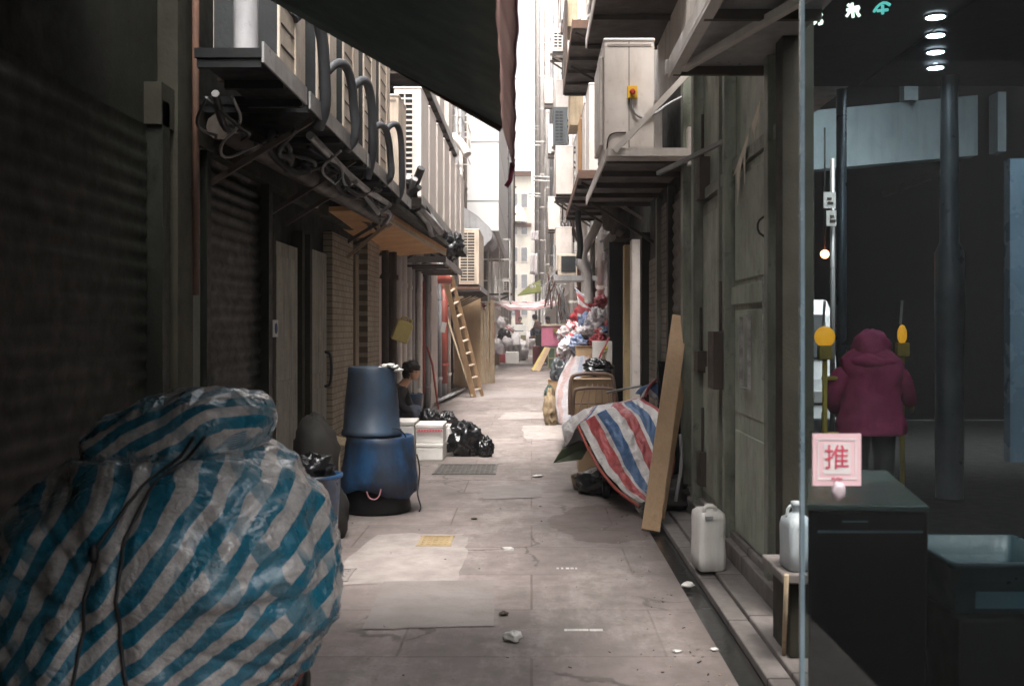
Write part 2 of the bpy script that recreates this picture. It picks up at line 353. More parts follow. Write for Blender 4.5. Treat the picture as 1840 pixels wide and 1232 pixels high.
patch_light = G('patch_light', (.35,.31,.29), (.25,.215,.2), scale=5, dirtamt=.5, dirt=(.22,.19,.17))
patch_grey = G('patch_grey', (.25,.222,.21), (.2,.176,.166), scale=2, dirtamt=.35, dirt=(.13,.115,.105))
iron = G('iron', (.12,.11,.1), (.09,.08,.075), dirtamt=.3, rough=.6)

# ================================================================ ground
struct('ground', MB().box(-900, 900, -900, 1500, -.5, -.03), asphalt)
mb = MB()
def gz(x, y): return .004*N(x*.8, y*.5)
mb.grid(lambda u, v: Vector((-2.3+u*3.23, -6+v*130, .0)), 8, 90)
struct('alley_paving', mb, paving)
struct('left_gutter', MB().box(-2.3, -2.02, 12, 120, -.02, .045), kerb_stone)
struct('gutter', MB().box(.93, 1.06, -6, 120, -.03, -.018), gutter_mat)
struct('kerb', MB().box(1.06, 1.17, -6, 120, -.02, .03).box(1.172, 1.5, -6, 120, -.02, .055), kerb_stone, bevel=.008)
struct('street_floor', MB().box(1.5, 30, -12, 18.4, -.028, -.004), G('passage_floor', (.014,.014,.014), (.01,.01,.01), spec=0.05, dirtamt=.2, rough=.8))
def patch(name, pts, m, z, edge=.02):
    mb = MB(); c = sum((Vector(p) for p in pts), Vector((0,0)))/len(pts); ring = []
    n = len(pts)
    for i in range(n):
        a, b = Vector(pts[i]), Vector(pts[(i+1) % n])
        for k in range(8):
            p = a.lerp(b, k/8); ring.append((p.x+edge*N(p.x*7, p.y*7, 3), p.y+edge*2*N(p.x*7, p.y*7, 8), z))
    mb.add(ring, [tuple(range(len(ring)))]); o = struct(name, mb, m); return o
patch('pavement_patch', [(-1.36,6.58),(-.46,6.63),(-.47,7.9),(-.52,8.25),(-1.2,8.2)], patch_light, .004, .05)
patch('pavement_patch', [(-.9,5.62),(-.2,5.68),(-.24,6.72),(-.93,6.68)], patch_grey, .005, .006)
patch('pavement_patch', [(-.1,15.3),(.55,15.2),(.5,17.5),(-.15,17.4)], patch_light, .004, .06)
patch('pavement_patch', [(-.6,18.6),(.4,18.8),(.3,20.2),(-.5,20.1)], patch_light, .004, .08)
patch('pavement_patch', [(-1.7,24),(.2,24.5),(.6,27.5),(-1.2,27)], patch_grey, .004, .08)
patch('pavement_patch', [(-.45,9.9),(.1,10),(.1,10.8),(-.5,10.7)], patch_grey, .006, .01)
# painted utility ticks on the slabs
marks = G('chalk_mark', (.62,.6,.58), dirtamt=.5, dirt=(.3,.27,.25), scale=20)
mb = MB()
for (u0, u1, v, k) in ((1014, 1085, 1132, 11), (1000, 1042, 1021, 5), (905, 925, 988, 3)):
    for i in range(k):
        u = u0+(u1-u0)*i/k; Y = F*CZ/(v-VY); x = PX(u, Y)
        mb.box(x, x+.012+.012*random.random(), Y-.02, Y+.02, .001, .0035)
struct('paving_mark', mb, marks)

# manholes and litter
def manhole(x, y, w, l, label, m=iron, nx=12, ny=8):
    t = thing('manhole_cover', label, 'manhole cover', (x, y, .004))
    f = MB()
    for a in (0, 1):
        f.box(x-w/2-.02, x+w/2+.02, y+(a-.5)*l*1.0-.015+(a-.5)*.03, y+(a-.5)*l+.015+(a-.5)*.03, .002, .010)
        f.box(x+(a-.5)*w-.012, x+(a-.5)*w+.012, y-l/2, y+l/2, .002, .0105)
    f.build('rim', m, t)
    p = MB().box(x-w/2, x+w/2, y-l/2, y+l/2, .001, .005)
    for i in range(nx):
        for j in range(ny):
            cx = x-w/2+w*(i+.5)/nx; cy = y-l/2+l*(j+.5)/ny
            p.obox((cx, cy, .007), (w/nx*.62, l/ny*.3, .004), (0, 0, .6 if (i+j) % 2 else -.6))
    p.build('plate', m, t)
manhole(-.74, 12.0, .66, .8, 'patterned iron manhole cover set in the paving in front of the foam boxes')
brass = G('brass_plate', (.4,.3,.16), (.3,.22,.12), dirtamt=.4, dirt=(.12,.09,.05))
manhole(-.72, 7.95, .22, .32, 'small tan metal cover in the whitish cement patch', brass, 5, 4)
manhole(-1.28, 6.85, .2, .3, 'small worn drain cover beside the blue striped tarp', patch_grey, 5, 4)
def litter(u, v, s, label, kind='litter_scrap', m=None, hz=.3, seed=1):
    Y = F*CZ/(v-VY); x = PX(u, Y); mb = MB(); blob(mb, (x, Y, s*hz*.5+.004), (s*.6, s*.5, s*hz), seed, .5, .2, 12, flat=.004)
    single(kind, mb, m or white_pl, label, 'litter', 'scraps of litter on the paving')
litter(922, 1152, .085, 'crumpled white tissue lying on the paving near the camera', seed=4, hz=.45)
litter(966, 857, .12, 'white scrap lying midway up the alley left of the striped tarp', seed=5, hz=.15)
litter(1216, 1171, .05, 'tiny white paper scrap right of the crumpled tissue', seed=6, hz=.1)
litter(1235, 1055, .075, 'crumpled white wrapper lying in the gutter by the white jerrican', seed=7)
litter(852, 933, .06, 'dark flat scrap on the paving right of the blue tub', seed=8, m=steel_dark, hz=.15)
litter(912, 986, .1, 'flat white smear of paper right of the whitish cement patch', seed=9, hz=.06)
litter(1283, 1168, .04, 'white cigarette end on the kerb near the camera', seed=10, hz=.2)
litter(1345, 1113, .06, 'white crumbs scattered on the kerb slab below the metal door', seed=11, hz=.1)
litter(1350, 1152, .04, 'second white cigarette end on the kerb closer to the wall', seed=12, hz=.2)
litter(905, 1135-30, .05, 'dark pebble on the grey slab', seed=13, m=steel_dark, hz=.3)

# grit, leaves and chips that nobody could count, gathered along the walls
mb = MB(); Rg = random.Random(77)
for k in range(520):
    e = Rg.random(); y = 4.5+Rg.random()**1.6*26
    x = -2.0+abs(Rg.gauss(0, .3)) if e < .4 else (.9-abs(Rg.gauss(0, .22)) if e < .8 else Rg.uniform(-1.6, .9))
    s_ = Rg.uniform(.0025, .008); z_ = .004
    a_ = Rg.random()*6; mb.obox((x, y, z_+s_*.3), (s_*2*Rg.uniform(.6, 1.6), s_, s_*.6), (Rg.uniform(-.3, .3), Rg.uniform(-.3, .3), a_), Rg.choice([0, 0, 0, 1, 2]))
o_ = mb.build('grit', [steel_dark, cardboard, patch_light]); o_['kind'] = 'stuff'; o_['label'] = 'small grit and scraps scattered over the paving'
# ================================================================ buildings
win_id = [0]
def building(label, side, x, y0, y1, z0, z1, m, thick=3.5, ends=None, bay=2.6, floor=3.0, zf=3.4, win=True, frame=white_pl, ledge=None, pane=glass_dark, rail=True, seed=0, cages=.45, rng=None):
    R = random.Random(seed)
    xo = x-side*0  # wall face
    t = thing('building', label, 'building', (x, (y0+y1)/2, z0))
    xa, xb = (x-thick, x) if side < 0 else (x, x+thick)
    MB().box(xa, xb, y0, y1, z0, z1).build('wall', m, t)
    s = 1 if side < 0 else -1            # direction out into the alley
    if win:
        z = max(zf, z0+.8)
        while z+1.6 < z1:
            n = max(1, int((y1-y0)/bay))
            for i in range(n):
                yc = y0+(y1-y0)*(i+.5)/n; w = R.uniform(.9, 1.5); h = R.uniform(1.1, 1.5)
                fr = MB(); d = s*.07
                def bx(a, b, c, e, dd=d): fr.box(min(x, x+dd), max(x, x+dd), a, b, c, e)
                bx(yc-w/2, yc+w/2, z, z+.06, s*.12); bx(yc-w/2, yc+w/2, z+h-.06, z+h)
                bx(yc-w/2, yc-w/2+.05, z+.06, z+h-.06); bx(yc+w/2-.05, yc+w/2, z+.06, z+h-.06); bx(yc-.02, yc+.02, z+.06, z+h-.06, s*.05)
                f = fr.build('window', frame, t)
                MB().box(min(x-s*.05, x+s*.02), max(x-s*.05, x+s*.02), yc-w/2+.04, yc+w/2-.04, z+.05, z+h-.05).build('pane', pane, f)
                k = R.random()
                if k < cages:      # metal canopy or cage
                    cg = MB(); dd = R.uniform(.25, .5)
                    if R.random() < .5:
                        for q in range(7):
                            yy = yc-w/2+w*q/6
                            cg.beam((x+s*dd, yy, z-.1), (x+s*dd, yy, z+h+.05), .02, .02)
                        for zz in (z-.1, z+h*.33, z+h*.66, z+h+.05):
                            cg.beam((x+s*dd, yc-w/2, zz), (x+s*dd, yc+w/2, zz), .025, .025)
                            for yy in (yc-w/2, yc+w/2): cg.beam((x, yy, zz), (x+s*dd, yy, zz), .025, .025)
                        cg.build('window_cage', galv if R.random() < .5 else frame, t)
                    else:
                        cg.prism([(x, yc-w/2-.1, z+h+.35), (x+s*dd, yc-w/2-.1, z+h+.12), (x+s*dd, yc-w/2-.1, z+h+.08), (x, yc-w/2-.1, z+h+.31)], (0, w+.2, 0))
                        cg.build('canopy', R.choice([galv, pvc_grey, rust, white_pl]), t)
            z += floor
    if ledge:
        z = zf-.6
        while z < z1:
            MB().box(min(x, x+s*.14), max(x, x+s*.14), y0+.02, y1-.02, z, z+.14).build('ledge', ledge, t); z += floor
    return t, s
def pipe_on(t, x, y, z0, z1, r, m, s, off=.06, kinks=True):
    mb = MB(); X = x+s*(off+r)
    mb.tube([(X, y, z0), (X, y, z1)], r, 10)
    z = z0+.4
    while z < z1:
        mb.lathe([(r*1.25, 0), (r*1.25, .07)], (X, y, z), 10); mb.box(min(x, X), max(x, X), y-.012, y+.012, z+.02, z+.05); z += 1.8
    return mb.build('drain_pipe', m, t)

LX, RX = -2.2, 1.42
# ---- left side
tl1, s = building('sooty old tenement on the left with dark shutters and pale doors at street level', -1, LX, -5, 14.8, 0, 7.2, dark_wall, ledge=None, seed=1, zf=5)  # front darkened in its colour for the shade under awning and shelves
# street front of the first building: pilasters, shutters, doors
def corr(y0, y1, z0, z1, x, n, depth=.02, s=1):
    mb = MB(); zs = []; dz = (z1-z0)/n
    vs = []; fs = []
    for i in range(n*4+1):
        z = z0+(z1-z0)*i/(n*4); o = depth*(.5+.5*math.cos(i*PI/2)); vs += [(x+s*(.01+o), y0, z), (x+s*(.01+o), y1, z)]
    for i in range(n*4): fs.append((2*i, 2*i+1, 2*i+3, 2*i+2))
    mb.add(vs, fs, 0, True); return mb
corr(6.98, 8.5, .1, 2.75, LX, 30).build('roller_shutter', shutter_dark, tl1)
MB().box(LX, LX+.12, 6.22, 6.5, 0, 4.5).build('pilaster', timber_dark, tl1)
MB().tube([(LX+.18, 6.36, .9+.9), (LX+.18, 6.36, 5)], .022).build('drain_pipe', rust, tl1)
MB().box(LX, LX+.05, 6.52, 6.86, .95, 2.9).build('panel_board', G('board_green', (.12,.125,.1), (.09,.095,.075), dirtamt=.5), tl1)
MB().box(LX, LX+.09, 6.88, 6.97, 0, 2.8).build('shutter_guide', shutter_dark, tl1)
MB().box(LX, LX+.09, 8.5, 8.62, 0, 2.8).build('shutter_guide', shutter_dark, tl1)
MB().box(LX, LX+.10, 6.0, 12.5, 2.76, 3.0).build('lintel', timber_dark, tl1)
corr(3.6, 6.0, .1, 2.75, LX, 26, .01).build('roller_shutter', shutter_dark, tl1)
MB().box(LX, LX+.1, 6.02, 6.14, 0, 2.9).build('shutter_guide', shutter_dark, tl1)
MB().box(LX, LX+.14, 3.4, 3.58, 0, 4.2).build('pilaster', timber_dark, tl1)
def door(tb, y0, y1, z1, m, label=None, handle=True):
    d = MB().box(LX, LX+.05, y0, y1, .08, z1).box(LX+.05, LX+.062, y0+.08, y1-.08, .25, 1.0).box(LX+.05, LX+.062, y0+.08, y1-.08, 1.15, z1-.12).build('door', m, tb, bevel=.006)
    if handle:
        yy = y1-.16
        MB().tube([(LX+.06, yy, 1.0), (LX+.13, yy, 1.02), (LX+.13, yy, 1.34), (LX+.06, yy, 1.36)], .015, 8, smoothcurve=2).build('handle', black_cable, d)
    return d
door(tl1, 8.8, 9.72, 2.34, door_pale, handle=False); door(tl1, 10.18, 11.1, 2.38, door_pale)
mb = MB()
for y in (8.64, 9.74, 10.08): mb.box(LX, LX+.09, y, y+.1, 0, 2.5)
mb.build('door_frame', timber_dark, tl1)
MB().box(LX-.01, LX+.015, 9.86, 10.06, 0, 2.5).build('tile_strip', tile_wall, tl1)
MB().box(LX, LX+.1, 11.16, 12.45, 0, 2.62).build('tiled_pilaster', tile_wall, tl1)
MB().box(LX, LX+.04, 12.45, 13.25, 0, 2.62).build('recess_panel', dark_inside, tl1)
MB().box(LX+.04, LX+.07, 12.8, 13.05, .35, 2.5).build('inner_pillar', G('ochre_wall', (.27,.21,.13), (.2,.155,.1), dirtamt=.5), tl1)
MB().box(LX, LX+.14, 13.3, 14.3, 0, 2.75).build('tiled_pilaster', tile_wall, tl1)
MB().box(LX, LX+.05, 14.3, 14.78, 0, 2.75).build('recess_panel', dark_inside, tl1)
for (y, m_, r) in ((14.45, pvc, .02), (14.95, steel_dark, .05), (15.25, steel_dark, .09)):
    pipe_on(tl1, LX, y, .1, 4.6, r, m_, 1, .08)
# paper notice, torn poster shreds on the doors
tag_m = G('paper', (.6,.6,.58), (.5,.5,.49), dirtamt=.3)
blue_ink = G('blue_ink', (.06,.1,.22), dirtamt=.1)
t = thing('sign', 'small white square notice with a blue round mark on the dark door frame', 'sign', (LX+.1, 8.7, 1.6))
MB().box(LX+.09, LX+.097, 8.62, 8.78, 1.53, 1.67).build('plate', tag_m, t); MB().lathe([(0,.001),(.045,.001),(.045,.004),(0,.004)], (LX+.097, 8.7, 1.6), 20, axis='x').build('mark', blue_ink, t)

tl2, _ = building('grimy pink rendered tenement with bundled pipes left of the ladder', -1, LX, 14.8, 25.2, 0, 8.2, pink_wall, seed=2, ledge=concrete)
for (a, b, d, m_) in ((15.6, 16.6, .03, dark_inside), (16.62, 17.2, .12, pink_wall), (17.3, 18.2, .05, glass_pale), (18.25, 18.6, .15, pale_wall), (18.7, 19.7, .03, dark_inside), (19.8, 20.2, .12, white_wall), (20.3, 21.0, .04, timber_dark), (21.1, 22.5, .2, pale_wall), (22.7, 23.6, .04, dark_inside), (23.7, 24.3, .14, door_pale), (24.5, 25.1, .04, dark_inside)):
    MB().box(LX, LX+d, a, b, 0, 3.0).build('bay', m_, tl2)
for (y, r, m_) in ((16.2, .06, pvc), (17.7, .05, pvc), (18.3, .04, pvc_grey), (19.2, .05, pvc), (20.7, .06, pvc_grey), (21.6, .04, pvc), (16.95, .055, pvc), (17.25, .03, pvc_grey), (18.65, .03, steel_dark), (19.75, .02, wood_old), (22.6, .05, pvc_grey), (22.9, .03, pvc_grey), (23.65, .05, pvc_grey), (24.4, .06, pvc_grey), (25.0, .05, pvc)):
    pipe_on(tl2, LX, y, .05, 3.6, r, m_, 1, .1)
for (y, z1_, r) in ((20.25, 2.5, .03), (24.1, 2.7, .1)):
    pipe_on(tl2, LX, y, .35, z1_, r, red_paint, 1, .1)
MB().tube([(LX+.2, 20.25, 1.25), (LX+.3, 20.3, .9), (LX+.42, 20.2, .05)], .022).build('drain_pipe', red_paint, tl2)
tl3, _ = building('pale rendered tenement left of the alley behind the tall louvred unit', -1, LX, 25.2, 34, 0, 9.6, pale_wall, seed=3, ledge=concrete)
for (y, r, m_) in ((26, .06, pvc), (27.4, .04, steel_dark), (28.8, .05, pvc_grey), (30.4, .06, pvc), (32.5, .06, steel_dark)):
    pipe_on(tl3, LX, y, .05, 9.2, r, m_, 1, .1)
tl4, _ = building('low whitish tenement with cages and pipes beyond the grey clad block on the left', -1, LX, 34, 62, 0, 16, white_wall, seed=4, ledge=white_wall, bay=3)
for y in (37, 40, 44, 49, 55): pipe_on(tl4, LX, y, .05, 15, .07, pvc if y % 2 else red_paint, 1, .12)
tl5, _ = building('far whitish tenement at the left end of the alley', -1, LX, 62, 114, 0, 34, far_wall, seed=5, ledge=far_wall, bay=5, floor=3.4, pane=glass_pale)
for y in (66, 72, 80, 90): pipe_on(tl5, LX, y, .05, 33, .1, pvc, 1, .3)
t = thing('building', 'flat grey clad block jutting out over the left side of the alley', 'building', (-1.6, 36, 4.9))
MB().box(-2.9, -1.06, 34.1, 47, 4.75, 13.5).build('cladding', clad, t)
MB().box(-2.6, -1.2, 34.4, 46, 4.5, 4.75).build('soffit', concrete, t)
for (x, y, r, m_) in ((-.98, 47.3, .07, pvc_grey), (-.9, 48.6, .07, pvc), (-.84, 50.2, .06, steel_dark), (-.9, 52.5, .08, pvc_grey)):
    MB().tube([(x, y, 2.5), (x, y, 17)], r).build('drain_pipe', m_, t)
for k in range(8):
    z = 6.6+k*1.3; MB().beam((-1.06, 47.2, z), (-.8, 50.3, z), .05, .05).beam((-1.06, 49.5, z+.5), (-.75, 51, z+.5), .05, .05).build('pipe_bracket', steel_dark, t)

# ---- right side
tr1 = thing('building', 'grimy building on the right with grey metal doors near the camera', 'building', (RX, 7.5, 0))
MB().box(RX, RX+.06, 5.62, 9.5, 0, 4.02).build('hoarding', grey_paint, tr1)
MB().box(RX, 3.2, 5.62, 12.55, 4.04, 10.5).build('upper_wall', pale_wall, tr1)
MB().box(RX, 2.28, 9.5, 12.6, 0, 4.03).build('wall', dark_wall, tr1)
# metal door, its frame and panels
d = MB().box(RX-.03, RX, 6.12, 7.22, .16, 2.66)
d = d.build('door', grey_paint, tr1, bevel=.004)
MB().box(RX-.045, RX-.03, 6.2, 7.14, .24, .92).build('door_panel', grey_paint, d, bevel=.006)
MB().box(RX-.042, RX-.03, 6.2, 7.14, 1.04, 1.72).build('door_panel', grey_paint, d, bevel=.006)
MB().box(RX-.045, RX-.03, 6.2, 7.14, 1.92, 2.6).build('door_panel', grey_paint, d, bevel=.006)
d2 = MB().box(RX-.028, RX, 7.34, 8.58, .2, 2.6).build('door', grey_paint2, tr1, bevel=.004)
for a, b, z0, z1 in ((7.8, 8.52, .3, 1.3), (7.8, 8.52, 1.42, 2.5)): MB().box(RX-.038, RX-.028, a, b, z0, z1).build('door_panel', grey_paint, d2, bevel=.005)
MB().box(RX-.02, RX, 5.86, 7.22, 2.76, 3.95).build('transom_sheet', grey_paint, tr1); MB().box(RX-.018, RX, 7.52, 8.6, 2.72, 3.95).build('transom_sheet', grey_paint, tr1)
MB().box(RX-.06, RX-.045, 6.15, 7.2, 1.76, 1.88).build('rail', grey_paint, d, bevel=.004)
MB().tube([(RX-.05, 6.22, 2.26), (RX-.085, 6.24, 2.23), (RX-.085, 6.24, 2.17), (RX-.05, 6.22, 2.14)], .007, smoothcurve=1).build('handle', black_cable, d)
p = MB(); y = 6.72
for a, b in (((6.55,1.22),(6.55,1.68)), ((6.80,1.22),(6.80,1.68)), ((6.55,1.68),(6.80,1.68)), ((6.55,1.22),(6.80,1.22)), ((6.13,1.3),(6.13,1.9))):
    p.beam((RX-.072, a[0], a[1]), (RX-.072, b[0], b[1]), .022, .012)
p.build('paint_scrape', G('scrape_white', (.42,.42,.4), (.22,.21,.2), scale=14, dirtamt=.7), d)
mb = MB()
MB().box(RX-.09, RX+.075, 5.6, 5.76, .05, 4.0).build('door_post', timber_dark, tr1); MB().box(RX-.05, RX, 5.762, 5.84, .05, 4.0).build('door_post', timber_dark, tr1)
for (a, b, dd) in ((6.0, 6.1, .08), (7.24, 7.32, .1), (7.62, 7.68, .07), (8.62, 8.74, .1), (9.35, 9.5, .08)):
    mb.box(RX-dd, RX, a, b, .05, 4.0)
mb.build('door_frame', grey_paint2, tr1, bevel=.005)
MB().box(RX-.05, RX, 5.84, 7.24, 2.67, 2.75).box(RX-.06, RX, 7.5, 8.6, 2.62, 2.7).build('lintel', grey_paint2, tr1)
MB().box(RX-.1, RX, 5.62, 9.3, .056, .17).box(RX-.06, RX, 5.62, 9.3, .17, .22).build('door_sill', kerb_stone, tr1, bevel=.008)
# meter / lock boxes
for (y0, y1, z0, z1, dd) in ((7.26, 7.5, 1.18, 1.58, .17), (7.5, 7.62, 1.22, 1.36, .06), (8.4, 8.6, 1.25, 1.42, .1), (8.36, 8.52, .35, .62, .09), (8.3, 8.5, 2.62, 2.95, .1)):
    mb = MB().box(RX-dd, RX, y0, y1, z0, z1); mb.tube([(RX-dd*.6, (y0+y1)/2, z1), (RX-dd*.6, (y0+y1)/2, z1+.35)], .012)
    mb.build('meter_box', steel_dark, tr1, bevel=.008)
# torn paper and faded stickers
mb = MB(); x = RX-.034
for pts in ([(7.1,2.76),(6.55,2.98),(6.6,2.9),(6.68,2.88),(6.72,2.66),(6.76,2.84),(6.86,2.76),(6.95,2.55),(6.98,2.78)], [(6.5,2.99),(6.25,3.1),(6.3,2.98),(6.38,2.94),(6.4,2.86),(6.46,2.95)]):
    mb.prism([(x-.03, a, b-.14) for a, b in pts], (-.003, 0, 0))
mb.build('torn_paper', G('torn_paper_m', (.7,.62,.5), (.55,.48,.38), dirtamt=.2), tr1)
for (y, z, w, h, c) in ((7.66, 2.36, .12, .3, (.3,.05,.07)), (7.8, 2.4, .1, .28, (.08,.1,.2)), (7.7, 1.78, .12, .16, (.35,.2,.05)), (7.6, 1.95, .08, .1, (.08,.11,.2)), (7.86, 1.5, .4, .5, (.4,.4,.37)), (8.3, 1.9, .2, .3, (.35,.33,.3))):
    MB().box(RX-.004, RX, y, y+w, z, z+h).build('sticker', G('st%d' % int(z*100+y), c, dirtamt=.7, dirt=(.12,.11,.09)), tr1)
MB().box(RX-.004, RX-.0005, 7.98, 8.6, 2.9, 3.4).build('poster', G('poster_grey', (.3,.3,.3), (.22,.22,.22), dirtamt=.5), tr1)
MB().beam((RX-.05, 7.4, 2.92), (.98, 8.2, 2.8), .03, .03).build('bracket', galv, tr1)
# recess and shutters farther along (u 1240..1110)
for (a, b, dd, m_, z) in ((9.52, 9.62, .03, timber_dark, 3), (9.64, 10.35, .02, shutter_dark, 2.9), (10.37, 10.5, .08, timber_dark, 3), (10.52, 11.35, .03, old_brick, 2.9), (11.4, 11.5, .07, grey_paint2, 3), (11.52, 12.5, .03, old_brick, 2.4)):
    MB().box(RX-dd, RX, a, b, .055, z).build('bay', m_, tr1)
corr(9.7, 10.3, .1, 2.8, RX-.02, 24, .02, -1).build('roller_shutter', G('shutter_brown', (.13,.115,.09), (.09,.08,.062), dirtamt=.7, dirt=(.03,.025,.02)), tr1)
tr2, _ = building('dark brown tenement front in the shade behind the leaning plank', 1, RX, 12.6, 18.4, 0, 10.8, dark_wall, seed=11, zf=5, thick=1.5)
for (a, b, dd, m_) in ((12.65, 12.85, .1, timber_dark), (12.9, 13.6, .02, dark_inside), (13.65, 13.95, .12, pale_wall), (14.0, 14.5, .03, dark_inside), (14.55, 14.8, .14, G('yellow_post', (.42,.31,.15), (.34,.25,.13), dirtamt=.5)), (14.85, 15.2, .1, pale_wall), (15.3, 16.6, .03, black_paint), (16.7, 17.0, .2, black_paint), (17.1, 18.2, .03, black_paint)):
    MB().box(RX-dd, RX, a, b, .055, 2.75).build('bay', m_, tr2)
MB().box(RX-.2, RX, 15.25, 17.9, 2.9, 3.1).build('dark_canopy', steel_dark, tr2)
MB().box(RX-.25, RX-.02, 15.9, 16.2, .06, 2.9).build('dark_post', black_paint, tr2)
tr3, _ = building('pale corrugated fronted tenement on the right behind the striped sheets', 1, RX, 18.4, 30, 0, 13, pale_wall, seed=12, ledge=concrete, bay=2.3, cages=.7)
mb = MB()
for k in range(50): mb.box(RX-.03-.02*(k % 2), RX, 18.5+k*.12, 18.5+k*.12+.1, .1, 3.6)
mb.build('corrugated_front', G('corr_pale', (.5,.46,.44), (.42,.38,.36), dirtamt=.4, dirt=(.2,.17,.15)), tr3)
tr4, _ = building('whitish tenement hung with pipes and cages on the right', 1, RX, 30, 55, 0, 19, white_wall, seed=13, ledge=white_wall, bay=2.5, cages=.8)
tr5, _ = building('far washed out tenement on the right of the alley', 1, RX, 55, 112, 0, 42, far_wall, seed=14, ledge=far_wall, bay=4.5, floor=3.4, pane=glass_pale, cages=.3)
for (tb, y, r, m_, off) in ((tr3, 19, .06, pvc, .12), (tr3, 20.2, .05, steel_dark, .2), (tr3, 23, .07, pvc, .2), (tr3, 26, .05, rust, .2), (tr3, 29, .07, pvc, .25), (tr4, 32, .08, pvc, .3), (tr4, 35, .06, steel_dark, .3), (tr4, 39, .1, pvc, .4), (tr4, 44, .08, pvc_grey, .5), (tr4, 50, .1, pvc, .55), (tr5, 58, .12, pvc, .7), (tr5, 66, .12, pvc_grey, .7), (tr5, 76, .14, pvc, .8)):
    pipe_on(tb, RX, y, .1 if y < 30 else 4.2, {id(tr3): 12.5, id(tr4): 18.5, id(tr5): 41}[id(tb)], r, m_, -1, off)
# end of the alley
te, _ = building('cream corner building closing the far end of the alley', -1, 0, 118, 124, 0, 19, cream_wall, thick=3, seed=21, win=False)
for z in range(3, 18, 3):
    for x in (-2.3, -1.2):
        f = MB().box(x, x+.8, 117.9, 118, z, z+1.7).build('window', far_wall, te); MB().box(x+.08, x+.72, 117.86, 117.9, z+.1, z+1.6).build('pane', glass_pale, f)
MB().lathe([(.9,0),(.8,.9),(.45,1.6),(0,2.0)], (-1.45, 117.4, 13.4), 24).build('cornice', cream_wall, te)
MB().box(-3, .0, 117.6, 118, 12.9, 13.3).box(-3, .0, 117.5, 118, 18.6, 19.1).build('cornice', rust, te)
te2, _ = building('tall white tower at the far right end of the alley with vertical pipes', 1, .3, 120, 130, 0, 70, far_wall, thick=5, seed=22, win=False)
for x in (.5, .9, 1.3, 1.8): MB().tube([(x, 119.7, 0), (x, 119.7, 70)], .11).build('drain_pipe', (pvc_grey, steel_dark, pvc, rust)[int(x*2) % 4], te2)
for z in range(3, 66, 3): MB().box(.3, 2.4, 119.8, 120, z, z+.3).build('ledge', far_wall, te2)
te3, _ = building('low pale building across the far end of the alley', 1, 0, 126, 132, 0, 15, far_wall, thick=3, seed=23, win=False)
# opposite side of the street behind the camera and end walls that close the place
building('plain building across the main street behind the camera', -1, 14, -22, -13, 0, 11, dark_wall, thick=40, win=False)
# ================================================================ awnings and shelves
def awning():
    t = thing('awning', 'dark green canvas awning overhead at the upper left with a pink valance', 'awning', (-1.2, 2, 3.2))
    def top(u, v):
        Y = -2+7*v; xe = -.04-.0194*Y
        x = xe+(LX-xe)*u; z = 2.55+(3.75-2.55)*u - .07*math.sin(PI*u)*(1 if v < .97 else .5)
        return Vector((x, Y, z))
    MB().grid(top, 14, 20).build('canvas', canvas_green, t, solid=.006)
    def val(u, v):
        Y = -2+7*v; xe = -.04-.0194*Y
        return Vector((xe+.05*u+.0025*math.sin(Y*5+1)+.002*math.sin(Y*17), Y, 2.55-.185*u))
    MB().grid(val, 5, 90).build('valance', valance_pink, t, solid=.005)
    def trim(u, v):
        p = val(1, v); return Vector((p.x+.006*u, p.y, p.z-.010*u-.003*math.sin(v*200)))
    MB().grid(trim, 3, 200).build('piping', maroon_edge, t, solid=.004)
    b = MB()
    b.beam((-.137, 4.99, 2.55), (LX, 4.99, 3.74), .03, .05).build('frame', steel_dark, t)
    for Y in (0, 2.4): MB().beam((-.1, Y, 2.53), (LX, Y, 3.73), .03, .03).build('rafter', steel_dark, t)
    MB().tube([(-.09, 4.98, 2.38), (-.1, 5.0, 2.3), (-.12, 5.0, 2.27)], .012).build('cord', maroon, t)
awning()
def shelf(name, label, x0, x1, y0, y1, z, th, m, wallx, group=None, braces=(), rail=galv):
    t = thing(name, label, 'shelf', ((x0+x1)/2, (y0+y1)/2, z), group)
    MB().box(x0, x1, y0, y1, z, z+th).build('deck', m, t)
    lip = x1 if wallx < 0 else x0; s = 1 if wallx < 0 else -1
    r = MB().box(min(lip, lip+s*.012), max(lip, lip+s*.012), y0-.012, y1, z-.03, z+th+.03)
    if wallx > 0: r.box(x0, x1, y0-.012, y0-.001, z-.03, z+th+.02)
    r.build('rim', rail, t)
    n = max(2, int((y1-y0)/.8))
    for i in range(n+1):
        Y = y0+.03+(y1-y0-.06)*i/n; MB().box(x0+.01, x1-.01, Y-.02, Y+.02, z-.05, z-.001).build('joist', m if m is black_paint else steel_dark, t)
    for Y in braces:
        MB().beam((lip-s*.04, Y, z-.04), (wallx, Y, z-.5), .035, .035).build('brace', steel_dark, t)
    return t
for k, (a, b) in enumerate(((5.58, 6.64), (6.75, 9.05), (9.15, 12.4))):
    shelf('unit_shelf', ('first', 'second', 'third')[k]+' grimy metal shelf from the camera under the left row of air conditioners', (-1.78, LX, LX)[k], -1.42, a, b, 3.03, .05, black_paint, LX, 'metal shelves carrying the outdoor units', braces=((), (a+.3, b-.3), (a+.3, b-.3))[k])  # near decks black: shade under the awning put into their colour
shelf('unit_shelf', 'metal shelf under the white louvred units farther along the left wall', LX, -1.32, 12.7, 21.6, 3.12, .05, steel_dark, LX, 'metal shelves carrying the outdoor units', braces=(13, 15, 17, 19, 21))
shelf('unit_shelf', 'rusty bracketed shelf under the tall louvred unit behind the ladder', LX, -1.2, 24.8, 28.5, 2.52, .06, rust, LX, 'metal shelves carrying the outdoor units', braces=(25, 26, 27, 28))
